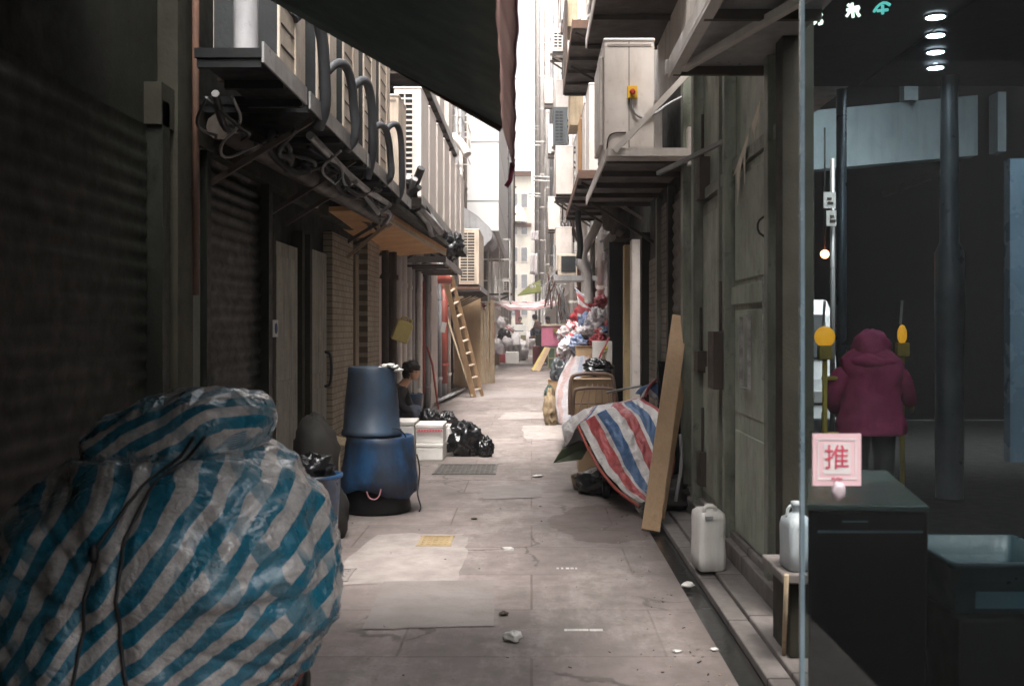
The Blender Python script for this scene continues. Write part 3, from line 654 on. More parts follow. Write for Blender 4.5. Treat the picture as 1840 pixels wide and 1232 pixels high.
sR = shelf('unit_shelf', 'white railed bracket shelf under the unit with the yellow switch', .66, RX, 9.3, 12.6, 3.1, .04, steel_dark, RX, 'metal shelves carrying the outdoor units', braces=(12.3,), rail=ac_white)
MB().beam((.72, 9.22, 3.14), (1.36, 9.22, 3.82), .07, .05).box(.66, RX, 9.2, 9.27, 3.1, 3.17).box(1.36, 1.41, 9.18, 9.28, 3.02, 3.35).build('bracket', ac_white, sR)
sR = shelf('unit_shelf', 'pale steel bracket shelf overhead beside the glass door at upper right', .83, RX, 4.0, 6.3, 3.15, .03, galv, RX, 'metal shelves carrying the outdoor units', rail=ac_white)
MB().box(.8, RX, 6.3, 6.36, 3.12, 3.2).beam((.85, 6.33, 3.13), (.85, 4.1, 3.13), .06, .06).beam((.88, 6.1, 3.1), (1.38, 4.3, 3.1), .04, .04).build('bracket', ac_white, sR)
shelf('unit_shelf', 'high dark underside shelf above the unit with the yellow switch', .62, RX, 9.6, 11.9, 4.78, .05, steel_dark, RX, 'metal shelves carrying the outdoor units', rail=ac_white)
shelf('unit_shelf', 'dark high shelf on the right beyond the first dark one', .55, RX, 14, 18, 5.6, .06, steel_dark, RX, 'metal shelves carrying the outdoor units', braces=(14.2, 16), rail=rust)
shelf('unit_shelf', 'dark shelf on the right under the narrow white units', .6, RX, 13.2, 18.2, 3.5, .05, steel_dark, RX, 'metal shelves carrying the outdoor units', braces=(13.5, 16), rail=rust)

# ================================================================ air conditioners (front faces +X, origin at the base centre)
def ac(label, w, l, h, style='fan', m=ac_white, group='air conditioners along the alley walls'):
    t = thing('air_conditioner', label, 'air conditioner', (0,0,0), group)
    MB().box(-w/2, w/2, -l/2, l/2, .04, h).box(-w/2-.006, w/2+.006, -l/2-.006, l/2+.006, h-.03, h+.004).build('casing', m, t, bevel=.012, segs=2)
    MB().box(-w/2+.01, w/2-.01, -l/2+.06, -l/2+.12, -.0, .04).build('foot', steel_dark, t); MB().box(-w/2+.01, w/2-.01, l/2-.12, l/2-.06, -.0, .04).build('foot', steel_dark, t)
    if style in ('fan', 'fan2', 'both'):
        r = min(l, h/(2 if h > 1.05 else 1))*.40
        cs = [h*.27, h*.74] if h > 1.05 else [h*.52]
        for cz in cs:
            MB().lathe([(0,.003),(r,.003)], (w/2, -l*.06, cz), 24, axis='x').build('fan_opening', dark_inside, t)
            g = MB()
            for q in range(1, 6): g.tube([(w/2+.014, -l*.06+r*q/5*math.cos(a*PI/10), cz+r*q/5*math.sin(a*PI/10)) for a in range(21)], .005, 4, cap=False)
            for q in range(6): a = q*PI/6; g.beam((w/2+.012, -l*.06-r*math.cos(a), cz-r*math.sin(a)), (w/2+.012, -l*.06+r*math.cos(a), cz+r*math.sin(a)), .006, .006)
            g.build('fan_guard', m, t)
    if style == 'slit':
        MB().box(-w/2+.01, w/2-.015, -l/2-.006, -l/2-.001, .05, h-.02).build('side_shade', dark_inside, t)  # shadow on the unit's near side, put in as a dark panel
        g = MB(); n = int((h-.25)/.13)
        for k in range(n): z = .2+k*.13; g.box(w/2+.0, w/2+.004, -l/2+.03, l*.02, z, z+.012)
        g.build('slit', dark_inside, t)
        MB().box(w/2, w/2+.012, l*.03, l*.06, .06, h-.05).build('seam_strip', m, t)
    if style in ('coil', 'both'):
        x0, x1 = -w/2+.035, w/2-.10 if w > .3 else w/2-.06
        MB().box(x0, x1, -l/2-.003, -l/2+.001, .12, h-.08).build('coil_opening', dark_inside, t)
        g = MB(); n = max(4, int((h-.2)/.065)); xm = (x0+x1)/2
        for k in range(n+1):
            z = .12+(h-.2)*k/n; g.box(x0-.005, x1+.005, -l/2-.014, -l/2-.004, z-.011, z+.011)
        for x in (x0, xm, x1): g.box(x-.009, x+.009, -l/2-.018, -l/2-.0145, .11, h-.07)
        g.build('coil_grille', m, t)
    if style == 'plain':
        MB().box(-w/2+.03, w/2-.03, -l/2-.004, -l/2, h*.93, h*.95).box(-.008, .004, -l/2-.003, -l/2, .06, h*.98).build('seam', G('seam_grey', (.3,.26,.23), dirtamt=0), t)
    return t
def place(proto, x, y, z, rz, label):
    if not proto.get('used'): proto['used'] = 1; proto.location = (x, y, z); proto.rotation_euler = (0,0,rz); proto['label'] = label; return proto
    return dup(proto, (x, y, z), rz, label)
ordn = ['first', 'second', 'third', 'fourth', 'fifth', 'sixth', 'seventh', 'eighth', 'ninth', 'tenth', 'eleventh', 'twelfth']
pA = ac('x', .4, .72, 1.45, 'slit', ac_cream)
for i, y in enumerate((6.66, 7.78, 8.82, 9.85, 10.85)):
    place(pA, -1.70, y, 3.09, 0, ordn[i]+' tall cream unit with slits in the near left row, counted from the camera')
pB = ac('x', .42, .7, 1.1, 'plain', ac_cream)
place(pB, -1.68, 12.05, 3.09, 0, 'cream squarish unit just before the white louvred units on the left')
pC = ac('x', .34, .9, 1.4, 'coil', ac_white)
for i, y in enumerate((13.5, 14.6, 15.8, 17.0, 18.3, 19.6, 20.9)):
    place(pC, -1.53, y, 3.18, 0, ordn[i]+' white unit of the louvred row on the left wall, counted from the camera')
for i, y in enumerate((14.0, 15.6, 17.2, 19)):
    place(pC, -1.62, y, 4.95, 0, ordn[i]+' unit of the upper left tier above the white louvred row')
pE = ac('x', .48, 2.4, 1.35, 'coil', ac_cream)
place(pE, -1.48, 26.2, 2.6, 0, 'tall louvred unit on a rusty shelf behind the top of the ladder')
shelf('unit_shelf', 'upper metal shelf under the second tier of units on the left', LX, -1.4, 13.4, 20, 4.88, .05, steel_dark, LX, 'metal shelves carrying the outdoor units')
# right hand unit with the isolator switch (moved to its shelf once its parts are on)
t = ac('big boxy white unit with a red and yellow isolator switch on its side', .45, .9, 1.04, 'plain', ac_white)
MB().box(-.26, -.225, -.36, .4, .1, .9).build('fan_panel', ac_white, t, bevel=.01)
sw = MB().box(-.02, .07, -.49, -.452, .5, .61).build('switch', G('switch_yellow', (.75,.45,.02), dirtamt=.15), t, bevel=.004)
MB().lathe([(0,-.03),(.022,-.03),(.026,0)], (.025, -.49, .555), 16, axis='y').box(.018, .032, -.53, -.49, .535, .575).build('switch_knob', G('switch_red', (.6,.05,.02), dirtamt=.1), sw)
MB().tube([(.02, -.47, .5), (.02, -.47, .42), (.07, -.475, .34), (.14, -.475, .33), (.24, -.46, .37), (.34, -.42, .46), (.52, -.4, .55)], .011, smoothcurve=2).build('cable', pvc_grey, t)
MB().tube([(-.03, -.455, .2), (-.14, -.46, .2), (-.19, -.46, .16), (-.2, -.46, .05)], .007, smoothcurve=2).build('drain_hose', steel_dark, t)
t.location = (.87, 9.86, 3.14)
pF = ac('x', .3, .85, .72, 'fan', ac_white)
for (x, y, z, r, lab) in ((1.15, 10.9, 3.14, 0, 'white unit in the shadow behind the one with the yellow switch'),):
    place(pF, x, y, z, PI, lab)
pG = ac('x', .14, .8, 1.15, 'plain', ac_white)
for i, y in enumerate((13.8, 14.9, 16.0, 17.1)): place(pG, .8, y, 3.56, PI, ordn[i]+' narrow white unit standing on the dark right shelf')
pH = ac('x', .37, 1.0, 1.05, 'fan', ac_white)
for (x, y, z, lab) in ((.69, 22.5, 4.35, 'white unit under the dark grilled box high on the right'), (.75, 25, 2.9, 'white unit low on the right wall beyond the grey ducts'), (.8, 27.5, 6.9, 'white unit on the upper floor of the corrugated fronted tenement'),
                       (.7, 33, 4.6, 'white unit at first floor level of the pipe hung tenement'), (.75, 37, 7.6, 'second floor unit of the pipe hung tenement'), (.7, 43, 10.6, 'third floor unit of the pipe hung tenement on the right'), (.75, 20.5, 7.4, 'white unit above the dark grilled box at upper right')):
    place(pH, x, y, z, PI, lab)
pI = ac('x', .32, .6, .9, 'coil', G('ac_dark', (.07,.08,.085), (.05,.057,.06), dirtamt=.3))
place(pI, .66, 24.3, 5.72, 0, 'dark grilled box hanging high on the right wall against the sky')
pJ = ac('x', .3, .8, .58, 'coil', ac_white)
place(pJ, .66, 26.3, 8.35, 0, 'small window unit jutting out highest on the right against the sky')
place(pJ, -.95, 41, 2.95, 0, 'small white louvred unit low in the frame cage on the left')
for x, y, z in ((.66, 26.3, 8.35), (.66, 24.3, 5.72), (.69, 22.5, 4.35), (-.95, 41, 2.95)):
    s_ = 1 if x > 0 else -1; w = RX if x > 0 else LX
    t = thing('bracket', 'steel bracket carrying '+{8.35: 'the highest small window unit', 5.72: 'the dark grilled box', 4.35: 'the white unit under the dark grilled box', 2.95: 'the small louvred unit in the cage'}[z]+' on its '+('right' if x > 0 else 'left')+' wall', 'bracket', (x, y, z-.05))
    for q in (-.325, .325): MB().box(min(x-s_*.2, w), max(x-s_*.2, w), y+q-.025, y+q+.025, z-.05, z-.004).beam((x-s_*.15, y+q, z-.05), (w, y+q, z-.65), .04, .04).build('arm', steel_dark, t)
pK = ac('x', .36, .9, .75, 'fan', ac_white)
kk = 0
R_ = random.Random(5)
for k, y in enumerate((28.5, 31, 33, 38, 42, 46, 51, 57)):
    for z in (5.4, 8.6, 11.6):
        if z > 4 and y < 34: continue
        if y > 33 and y < 50 and z > 4.8 and R_.random() < .9: continue
        place(pK, LX+.42, y+R_.uniform(-.4, .4), z, 0, 'white unit on the left wall, %s floor up, %s column beyond the hood' % ({5.4: 'first', 8.6: 'second', 11.6: 'third'}[z], ordn[k]))
for k, y in enumerate((31.5, 35, 39.5, 45, 50, 56, 64)):
    for j, z in enumerate((3.6, 6.2, 9.5, 13.2, 17.5)):
        if R_.random() < .35 or z > 1.6+.32*y: continue
        place(pK, RX-.42, y+R_.uniform(-.6, .6), z, PI, 'white unit on the right wall, %s tier up, %s column beyond the small dark box' % (ordn[j], ordn[k]))
# small dark boxy set near the S shaped duct
t = thing('air_conditioner', 'small dark boxy unit with a pale frame beside the S shaped duct', 'air conditioner', (.68, 20.2, 2.55))
MB().box(.5, .86, 19.9, 20.5, 2.6, 3.0).build('casing', ac_cream, t, bevel=.01); MB().box(.56, .83, 19.88, 19.9, 2.66, 2.96).build('grille', dark_inside, t); MB().box(.42, RX, 19.8, 20.6, 2.5, 2.59).box(.42, .46, 20.5, 20.6, 2.55, 3.2).build('bracket', galv, t)

# ================================================================ ducts, hoses and cable bundles
def hose(label, pts, r, m=rubber_grey, name='insulated_pipe', cat='pipe', group=None, sm=2):
    return single(name, MB().tube(pts, r, 10, smoothcurve=sm), m, label, cat, group)
for i, y in enumerate((6.60, 7.72, 8.76, 9.8, 10.8)):
    q = (0, -.06, .05, -.12, .08)[i]; d = (0, .04, -.03, .05, 0)[i]
    hose(ordn[i]+' grey insulated hose hooking down between the cream units on the left', [(-1.5, y+.05, 3.55+q), (-1.44, y+.1, 3.63+q), (-1.39, y+.22+d, 3.64+q), (-1.37, y+.34+d, 3.5+q), (-1.375, y+.42+d, 3.3), (-1.38+d*.5, y+.5, 3.08), (-1.45, y+.58, 2.96+d)], (.04, .035, .038, .033, .033)[i], group='insulated hoses between the left units')
hose('pale vent pipe standing on the first left shelf', [(-1.62, 6.0, 3.1), (-1.62, 6.0, 3.48)], .07, pvc_grey, 'vent_pipe')
hose('white elbow duct sticking out from the left wall under the grey clad block', [(-1.7, 20.6, 5.35), (-1.5, 20.4, 5.3), (-1.32, 20.2, 5.1), (-1.22, 20.1, 4.9)], .085, pvc, 'duct', 'duct')
bp = MB()
R_ = random.Random(3)
for k in range(7):
    y0 = 6.1+k*.92; x = R_.uniform(-2.0, -1.5)
    bl = ['a slack loop', 'a tight curl', 'a low sag', 'a twisted run', 'a frayed run', 'a long sag', 'a doubled run'][k]
    mb = MB()
    for q in range(4):
        pts = [(x+R_.uniform(-.15, .15), y0+.25*j+R_.uniform(-.08, .08), 2.92-.22*math.sin(PI*j/5)*R_.uniform(.3, 1)+R_.uniform(-.03, .03)) for j in range(6)]
        mb.tube(pts, R_.choice([.01, .016, .024]), 6, R_.choice([0, 0, 0, 1]), smoothcurve=2)
    single('cable_bundle', mb, [black_cable, galv], 'hanging dark cables in '+bl+' under the near left shelves', 'cables', 'cable bundles under the left shelves')
hose('fat dark pipe running along under the near left shelves', [(-1.95, 6.6, 2.86), (-1.85, 8, 2.84), (-1.7, 12.4, 2.86)], .085, steel_dark, 'service_pipe', sm=1)
hose('thin pale pipe under the near left shelves', [(-1.55, 7.4, 2.95), (-1.52, 9.2, 2.86), (-1.5, 11, 2.9)], .03, galv, 'service_pipe', sm=1)
mb = MB()
for q in range(9): mb.tube([P(700+q*7+R_.uniform(-5, 5), 300+R_.uniform(0, 40), 12.6), P(735+R_.uniform(-8, 8), 350, 12.8), P(760+R_.uniform(-10, 10), 380+R_.uniform(-10, 10), 13.2), P(785+R_.uniform(-10, 10), 415+R_.uniform(-8, 8), 14)], R_.choice([.02, .035, .05]), 7, R_.choice([0, 0, 0, 1]), smoothcurve=2)
single('cable_bundle', mb, [black_cable, pvc_grey], 'thick tangle of black hoses spilling over the plywood canopy', 'cables')
mb = MB(); blob(mb, P(812, 440, 16.2), (.2, .3, .22), 8, .4, .2, 26)
single('garbage_bag', mb, black_bag, 'black plastic bundle hanging at the end of the plywood canopy', 'garbage bag')
# plywood canopy
t = thing('canopy', 'tan plywood board canopy over the left side of the alley', 'canopy', (-1.7, 13.5, 2.8))
pl = MB().prism([(LX, 10.9, 2.80), (-1.62, 11.2, 2.86), (-1.27, 15.8, 2.74), (LX, 15.8, 2.66)], (0, 0, .05)); pl.build('board', plywood, t)
MB().prism([(-1.7, 11.0, 2.92), (-1.48, 11.2, 2.93), (-1.25, 15.7, 2.83), (-1.8, 15.7, 2.82)], (0, 0, .06)).build('board', timber_dark, t)
MB().beam((-1.64, 11.25, 2.84), (-1.29, 15.8, 2.72), .03, .06).beam((LX+.1, 12, 2.4), (-1.65, 12.05, 2.78), .03, .04).build('batten', wood_old, t)
# white metal rack bracket with clear sheeting above the seated person
t = thing('rack', 'pale metal bracket rack sticking out above the yellow jerrican', 'rack', (-1.7, 17.5, 2.7))
a, b = PZ(455, 17.4), PZ(475, 17.4)
MB().box(LX, PX(800, 17), 17.2, 17.26, b+.02, b+.12).box(PX(798, 17)-.04, PX(798, 17), 17.2, 21.5, b+.02, b+.12).beam((LX, 17.25, a+.35), (PX(790, 17), 17.25, b+.1), .04, .04).box(LX, PX(798, 17), 18.6, 18.66, b, b+.08).build('frame', galv, t)
for k in range(5): MB().box(LX, PX(795, 17), 17.5+k*.7, 17.62+k*.7, b-.03, b).build('slat', steel_dark, t)
t = thing('pipe', 'red painted horizontal pipe head above the ladder side drain', 'pipe', (-1.85, 23, 2.6))
MB().tube([P(765, 506, 22.4), P(785, 498, 22.6), P(806, 503, 23)], [.1, .13, .1], 10, smoothcurve=1).build('elbow', red_paint, t)
# hood
t = thing('hood', 'grey curved metal hood flaring over the tall louvred unit', 'hood', (-1.5, 28, 4.3))
prof = [PV for PV in [(LX, 5.0), (-1.85, 4.85), (-1.45, 4.6), (-1.12, 4.28), (-1.02, 4.12), (-1.06, 3.98), (-1.18, 3.88)]]
mb = MB()
n = len(prof)
vs = [(x, 28.2, z) for x, z in prof]+[(x, 31.5, z) for x, z in prof]
mb.add(vs, [(i, i+1, n+i+1, n+i) for i in range(n-1)], 0, True).build('sheet', pvc_grey, t, solid=.02)
MB().prism([(x, 28.2, z) for x, z in prof]+[(-1.3, 28.2, 3.75), (LX, 28.2, 3.75)], (0, .02, 0)).build('end_plate', pvc_grey, t)
# S shaped duct on the right and companions
hose('white S shaped duct on the right wall', [P(u, v, 17.5) for u, v in ((1083, 372), (1075, 400), (1060, 432), (1046, 455), (1047, 478), (1056, 492), (1058, 520), (1058, 545))], .075, pvc, 'duct', 'duct')
hose('grey short vent duct end below the dark box on the right', [P(1045, 470, 18.5), P(1052, 480, 18.3)], .12, pvc_grey, 'duct', 'duct')
hose('thin grey hose looping against the pale corrugated front', [P(u, v, 18.3) for u, v in ((1078, 435), (1086, 430), (1088, 455), (1098, 475), (1108, 480))], .025, pvc_grey, 'duct', 'pipe')
hose('black corrugated hose hanging on the right wall above the S shaped duct', [P(u, v, 17) for u, v in ((1058, 345), (1040, 372), (1038, 400), (1044, 440), (1040, 465))], .05, black_cable, 'service_pipe')
mb = MB(); blob(mb, P(1105, 385, 15), (.22, .3, .3), 3, .3, .15, 24)
single('cable_bundle', mb, steel_dark, 'dark wrapped lump hanging at the black post on the right', 'cables')
for i, (u, v, Y) in enumerate(((1030, 400, 26), (1018, 420, 30), (990, 520, 36), (1010, 545, 33))):
    mb = MB()
    R2 = random.Random(i)
    for q in range(10):
        p = P(u+R2.uniform(-10, 10), v-25+R2.uniform(-8, 8), Y); qv = P(u+R2.uniform(-12, 12), v+28+R2.uniform(-8, 8), Y+.4); m_ = p.lerp(qv, .5)+Vector((R2.uniform(-.15, .1), 0, R2.uniform(-.1, .1)))
        mb.tube([p, m_, qv], R2.choice([.012, .02, .03]), 6, R2.choice([0, 1, 2, 1]), smoothcurve=1)
    single('cable_bundle', mb, [steel_dark, pvc_grey, rust], ['dark tangle of pipes below the narrow shelf on the right', 'rusty tangle of pipes farther along the right wall', 'drooping brown cables at the olive awning', 'thick tangle of cables right of the olive awning', 'dark knot of hoses behind the striped sheets'][i], 'cables', 'tangled pipes on the right wall')
# tan boards high on the right
for (u0, u1, v0, v1, Y, lab, m_) in ((1018, 1038, -5, 48, 18.5, 'tan board panel highest on the right wall', wood_old), (1024, 1048, 148, 225, 19, 'tan board panel under the dark high shelf', wood_old), (1043, 1064, 205, 330, 15.6, 'ochre timber side panel beside the narrow white units', plywood), (1014, 1020, 0, 150, 18.4, 'dark upright steel edge high on the right', steel_dark)):
    a = P(u0, v1, Y); b = P(u1, v0, Y)
    single('wall_panel', MB().box(a.x, b.x, Y, Y+.9, a.z, b.z), m_, lab, 'panel', bevel=.005)

# ================================================================ frame cage at left, striped canopy, olive awning
t = thing('window_cage', 'large white frame cage projecting from the left wall far down the alley', 'cage', (-1.3, 40, 3))
mb = MB()
for x in (-1.62, -1.2, -.82):
    for y in (39.8, 42.5): mb.beam((x, y, 2.6), (x, y, 4.95), .05, .05)
for z in (2.6, 3.4, 4.2, 4.95):
    mb.beam((LX, 39.8, z), (-.8, 39.8, z), .05, .05).beam((-.82, 39.8, z), (-.82, 42.5, z), .05, .05)
mb.build('frame', white_pl, t); MB().box(LX, -1.7, 39.9, 42.4, 2.6, 4.9).build('brick_back', old_brick, t)
red3 = [(0,(.62,.6,.58)), (.3,(.5,.06,.09)), (.5,(.62,.6,.58)), (.62,(.06,.13,.3)), (.85,(.6,.58,.56))]
sheet_rwb = stripes('sheet_rwb', [(0,(.6,.57,.56)), (.12,(.42,.07,.075)), (.42,(.6,.57,.56)), (.52,(.055,.12,.25)), (.84,(.6,.57,.56))], rough=.42, weave=.12, dirt=.22)
sheet_pink = stripes('sheet_pink', [(0,(.7,.66,.65)), (.55,(.5,.1,.13)), (.75,(.7,.66,.65)), (.9,(.5,.1,.13))], rough=.5, dirt=.1)
tarp_teal = stripes('tarp_teal', [(0,(.007,.135,.215)), (.5,(.43,.41,.395))], rough=.24, weave=.3, dirt=.25, crump=.7, cross=(.014,.15,.225), coat=.45)
def canopy(u, v):
    x = -1.75+2.9*u; y = 44+2.4*v; z = 2.78-.28*math.sin(PI*u)**.8+.25*v-.0*u+.06*N(x*3, y*2)
    return Vector((x, y, z))
mb = MB().grid(canopy, 40, 14, uvfn=lambda u, v: (v*2.2+u*.1, u)); mb.grid(lambda u, v: canopy(u, 0)+Vector((.02*N(u*20, 3), -.03*v, -v*(.16+.1*N(u*9, 1)))), 40, 5, uvfn=lambda u, v: (v*.9+.3, u))
tcan = thing('striped_canopy', 'red and white striped plastic sheet strung across the alley as a canopy', 'canopy', (0, 45, 2.8)); mb.build('sheet', sheet_pink, tcan, solid=.01)
t = thing('awning', 'small olive green awning above the striped sheet strung across the alley', 'awning', (0, 50, 4))
MB().add([P(930, 531, 50), P(972, 525, 49), P(971, 503, 52), P(952, 512, 52)], [(0, 1, 2, 3)]).build('canvas', olive, t, solid=.03)
for x, y in ((-1.72, 44), (-1.72, 46.3), (1.12, 44), (1.12, 46.3)): MB().tube([(x, y, 0), (x, y, 2.95)], .03).build('pole', galv, tcan)
# striped sheet draped over the pile at the right
def drape(u, v):
    a = P(1036, 515, 19); x = a.x+(1.42-a.x)*u; y = 18.6+1.6*v
    return Vector((x, y, 2.36-.22*u-.25*(1-v)**2+.05*N(x*5, y*3)-.1*math.sin(PI*u)))
mb = MB().grid(drape, 24, 16, uvfn=lambda u, v: (v*1.2+u*.25, u)); mb.grid(lambda u, v: drape(u, 0)+Vector((.03*N(u*9, v), -.06*v, -.38*v*(1+.4*N(u*6, 2)))), 24, 6, uvfn=lambda u, v: (v*.7+u*.25, u))
single('striped_sheet', mb, sheet_rwb, 'blue white and red striped sheet stretched as a roof over the pile of bags', 'sheet', solid=.008)
# ================================================================ the big teal striped tarp heap
def star(centre, lobes, k=9, nu=150, nv=90, disp=None, zmin=.0, stretch=1):
    c = Vector(centre); vs = []
    def f(p):
        s = 0
        for (lc, lr) in lobes:
            q = Vector(((p.x-lc[0])/lr[0], (p.y-lc[1])/lr[1], (p.z-lc[2])/lr[2])); s += math.exp(-k*(q.length-1))
        return s-1
    for j in range(nv+1):
        th = PI*(j/nv)
        for i in range(nu):
            ph = 2*PI*i/nu; d = Vector((math.sin(th)*math.cos(ph), math.sin(th)*math.sin(ph), math.cos(th)))
            a, b = .02, 2.2
            for _ in range(18):
                m_ = (a+b)/2
                if f(c+d*m_) > 0: a = m_
                else: b = m_
            p = c+d*a
            if disp: p = p+d*disp(p, d)
            if p.z < zmin: p.z = zmin+.02*(p.z-zmin)
            vs.append(p)
    fs = [(j*nu+i, j*nu+(i+1) % nu, (j+1)*nu+(i+1) % nu, (j+1)*nu+i) for j in range(nv) for i in range(nu)]
    return vs, fs
FX, FZ = PX(250, 3.5), PZ(1110, 3.5)
def ridged(x): return 1-2*abs(x)
def tdisp(p, d):
    a = math.atan2(p.z-FZ, p.x-FX); r = math.hypot(p.x-FX, p.z-FZ)
    fade = min(1, r/.25)*max(0, 1-r/1.1)
    g = .030*fade*ridged(N(a*6, r*.8, p.y*.8))+.014*fade*ridged(N(a*15, r*1.2, 3))
    g += .034*ridged(N(p.x*3.2+.7, p.y*3, p.z*3.2))-.02
    g += .020*ridged(N(p.x*5.5, p.y*5.5+4, p.z*5.5))+.006*ridged(N(p.x*14, p.y*14, p.z*14))
    # cord grooves
    for (pts) in (CA, CB):
        x = None
        for (xa, za), (xb, zb) in zip(pts, pts[1:]):
            if zb <= p.z <= za: x = xa+(xb-xa)*(za-p.z)/max(1e-6, za-zb)
        if x is not None and p.y < 4.4: g -= .022*math.exp(-((p.x-x)/.035)**2)
    # crease between cap and main lobe
    g -= .05*math.exp(-((p.z-1.135-.08*(p.x+1.4))/.022)**2)*(1 if p.x > -1.75 else .3)
    return g
CA = [(PX(u, 3.55), PZ(v, 3.55)) for u, v in ((320, 800), (268, 860), (240, 960), (238, 1060), (248, 1160), (275, 1260), (290, 1400))]
CB = [(PX(u, 3.55), PZ(v, 3.55)) for u, v in ((300, 800), (240, 880), (188, 985), (178, 1080), (172, 1180), (165, 1300), (160, 1400))]
lobes = [((-1.27, 4.05, .68), (.52, .62, .50)), ((-1.55, 4.1, .54), (.50, .62, .56)), ((-1.24, 4.15, 1.23), (.22, .3, .12)), ((-1.44, 4.18, 1.19), (.26, .3, .115)), ((-1.56, 4.2, 1.11), (.18, .32, .12)), ((-1.45, 4.0, .35), (.52, .6, .4))]
vs, fs = star((-1.42, 4.1, .72), lobes, 12, 220, 130, tdisp, zmin=.22)
mb = MB(); mb.add(vs, fs, 0, True)
mb.uv = {}
Cx, Cz = PX(-250, 4), PZ(1480, 4)
for i, v in enumerate(mb.v):
    w = Vector(v); top = 1/(1+math.exp(-(w.z-1.13-.08*(w.x+1.4))*60))
    a = math.atan2(w.z-Cz, (w.x-Cx)+.55*(w.y-4.0))
    s1 = a/.068+.30*N(w.x*2.4, w.y*2.4, w.z*2.4)+.12*N(w.x*8, w.y*8, w.z*8)
    s2 = ((w.z-.55*w.x)*.9/.085)+.3*N(w.x*5, w.y*5, w.z*5) + (w.y-4)*4
    mb.uv[i] = (s1*(1-top)+s2*top if abs(top-.5) > .49 else (s1 if top < .5 else s2), math.hypot(w.x-Cx, w.z-Cz)/.11+.3*N(w.x*3, w.y*3, w.z*3))
t = thing('covered_cart', 'big bulging heap under a teal and white striped tarp, tied with black cord', 'covered cart', (-1.42, 4.1, 0))
tarp_o = mb.build('tarp', tarp_teal, t)
bvh = BVHTree.FromPolygons([Vector(v) for v in mb.v], mb.f)
def project(pts, y=2.0, d=(0,1,0), off=.008):
    out = []
    for x, z in pts:
        h = bvh.ray_cast(Vector((x, y, z)), Vector(d))
        if h[0] is not None: out.append(h[0]-Vector(d)*off)
    return out
def dens(pts, k=8):
    o = []
    for a, b in zip(pts, pts[1:]): o += [(a[0]+(b[0]-a[0])*i/k, a[1]+(b[1]-a[1])*i/k) for i in range(k)]
    return o+[pts[-1]]
for pts in (CA, CB):
    mb = MB().tube(project(dens(pts)), .0065, 6); mb.build('cord', black_cable, t)
mb = MB(); q = project([CB[2]])[0]; blob(mb, q, (.02, .02, .03), 2, .2, .1, 12); mb.build('knot', black_cable, t)
# the red cart under it
mb = MB()
mb.box(-1.85, -.95, 3.8, 4.6, .16, .22)
for x in (-1.85, -.95):
    for y in (3.8, 4.6): mb.tube([(x, y, .2), (x+(.04 if x > -1 else -.03), y, .42)], .022)
mb.tube([(-.91, 3.8, .42), (-.91, 4.6, .42)], .02)
mb.build('cart_frame', G('cart_red', (.28,.05,.03), (.2,.04,.03), dirtamt=.4), t)
for x in (-1.7, -.98):
    for y in (3.85, 4.5): MB().lathe([(.0,-.025),(.075,-.025),(.08,0),(.075,.025),(0,.025)], (x, y, .08), 18, axis='x').build('wheel', black_paint, t)
MB().box(-1.75, -1.1, 3.85, 4.4, .23, .5).build('load', steel_dark, t)

# ================================================================ blue tubs, bin and bags
def crumple_ring(r, z): return (r, z)
t = thing('blue_bin', 'open blue bin with a black bag inside, standing right behind the teal tarp', 'bin', (-1.5, 7.4, 0))
bx_ = PX(560, 7.4)
MB().lathe([(.15, .002), (.17, .01), (.2, .55), (.215, .56), (.215, .585), (.195, .585), (.19, .55), (.16, .03), (0, .03)], (bx_, 7.4, 0), 36, wob=.03).build('tub', blue_plastic, t)
mb = MB(); blob(mb, (bx_, 7.4, .58), (.185, .185, .16), 4, .35, .2, 26); mb.build('liner_bag', black_bag, t)
mb = MB(); blob(mb, (PX(565, 8), 8.05, .62), (.17, .17, .33), 9, .12, .08, 24)
t2 = single('garbage_bag', mb, G('dark_sack', (.03,.028,.025), dirtamt=.3), 'dark rounded sack standing against the pale doors behind the blue bin', 'sack')
mb = MB(); blob(mb, (PX(560, 8), 8.1, .2), (.26, .22, .34), 10, .2, .1, 24, flat=0)
single('garbage_bag', mb, G('dark_sack2', (.02,.02,.02), dirtamt=.3), 'lower dark sack on the ground behind the blue bin', 'sack')
# lower upturned tub standing on a black one
cx = PX(682, 9.3); cy = 9.3
t = thing('blue_tub', 'lower wide blue plastic tub turned upside down over a black tub', 'tub', (cx, cy, 0))
mb = MB(); n = 56; vs = []
prof = [(.0, .648), (.262, .65), (.268, .658), (.28, .659), (.29, .65), (.293, .6), (.305, .5), (.335, .3), (.348, .18)]
for (r, z) in prof:
    for k in range(n):
        a = 2*PI*k/n; zz = z
        if z < .2: zz = z + .04*math.sin(a*3+1)+.03*N(math.cos(a)*4, math.sin(a)*4, 1)
        rr = r*(1+.05*N(math.cos(a)*1.5, math.sin(a)*1.5, z*3)); vs.append((cx+rr*math.cos(a), cy+rr*math.sin(a), zz+(.018*N(math.cos(a)*2, math.sin(a)*2, 5) if z > .5 else 0)))
mb.add(vs, [(i*n+k, i*n+(k+1) % n, (i+1)*n+(k+1) % n, (i+1)*n+k) for i in range(len(prof)-1) for k in range(n)], 0, True).build('shell', blue_plastic, t, solid=.008)
pink_rope = G('pink_rope', (.5,.22,.25), dirtamt=.3)
MB().tube([(cx-.06, cy-.345, .22), (cx-.04, cy-.36, .17), (cx+.01, cy-.365, .15), (cx+.05, cy-.35, .18), (cx+.06, cy-.34, .24)], .006, smoothcurve=2).build('rope', pink_rope, t)
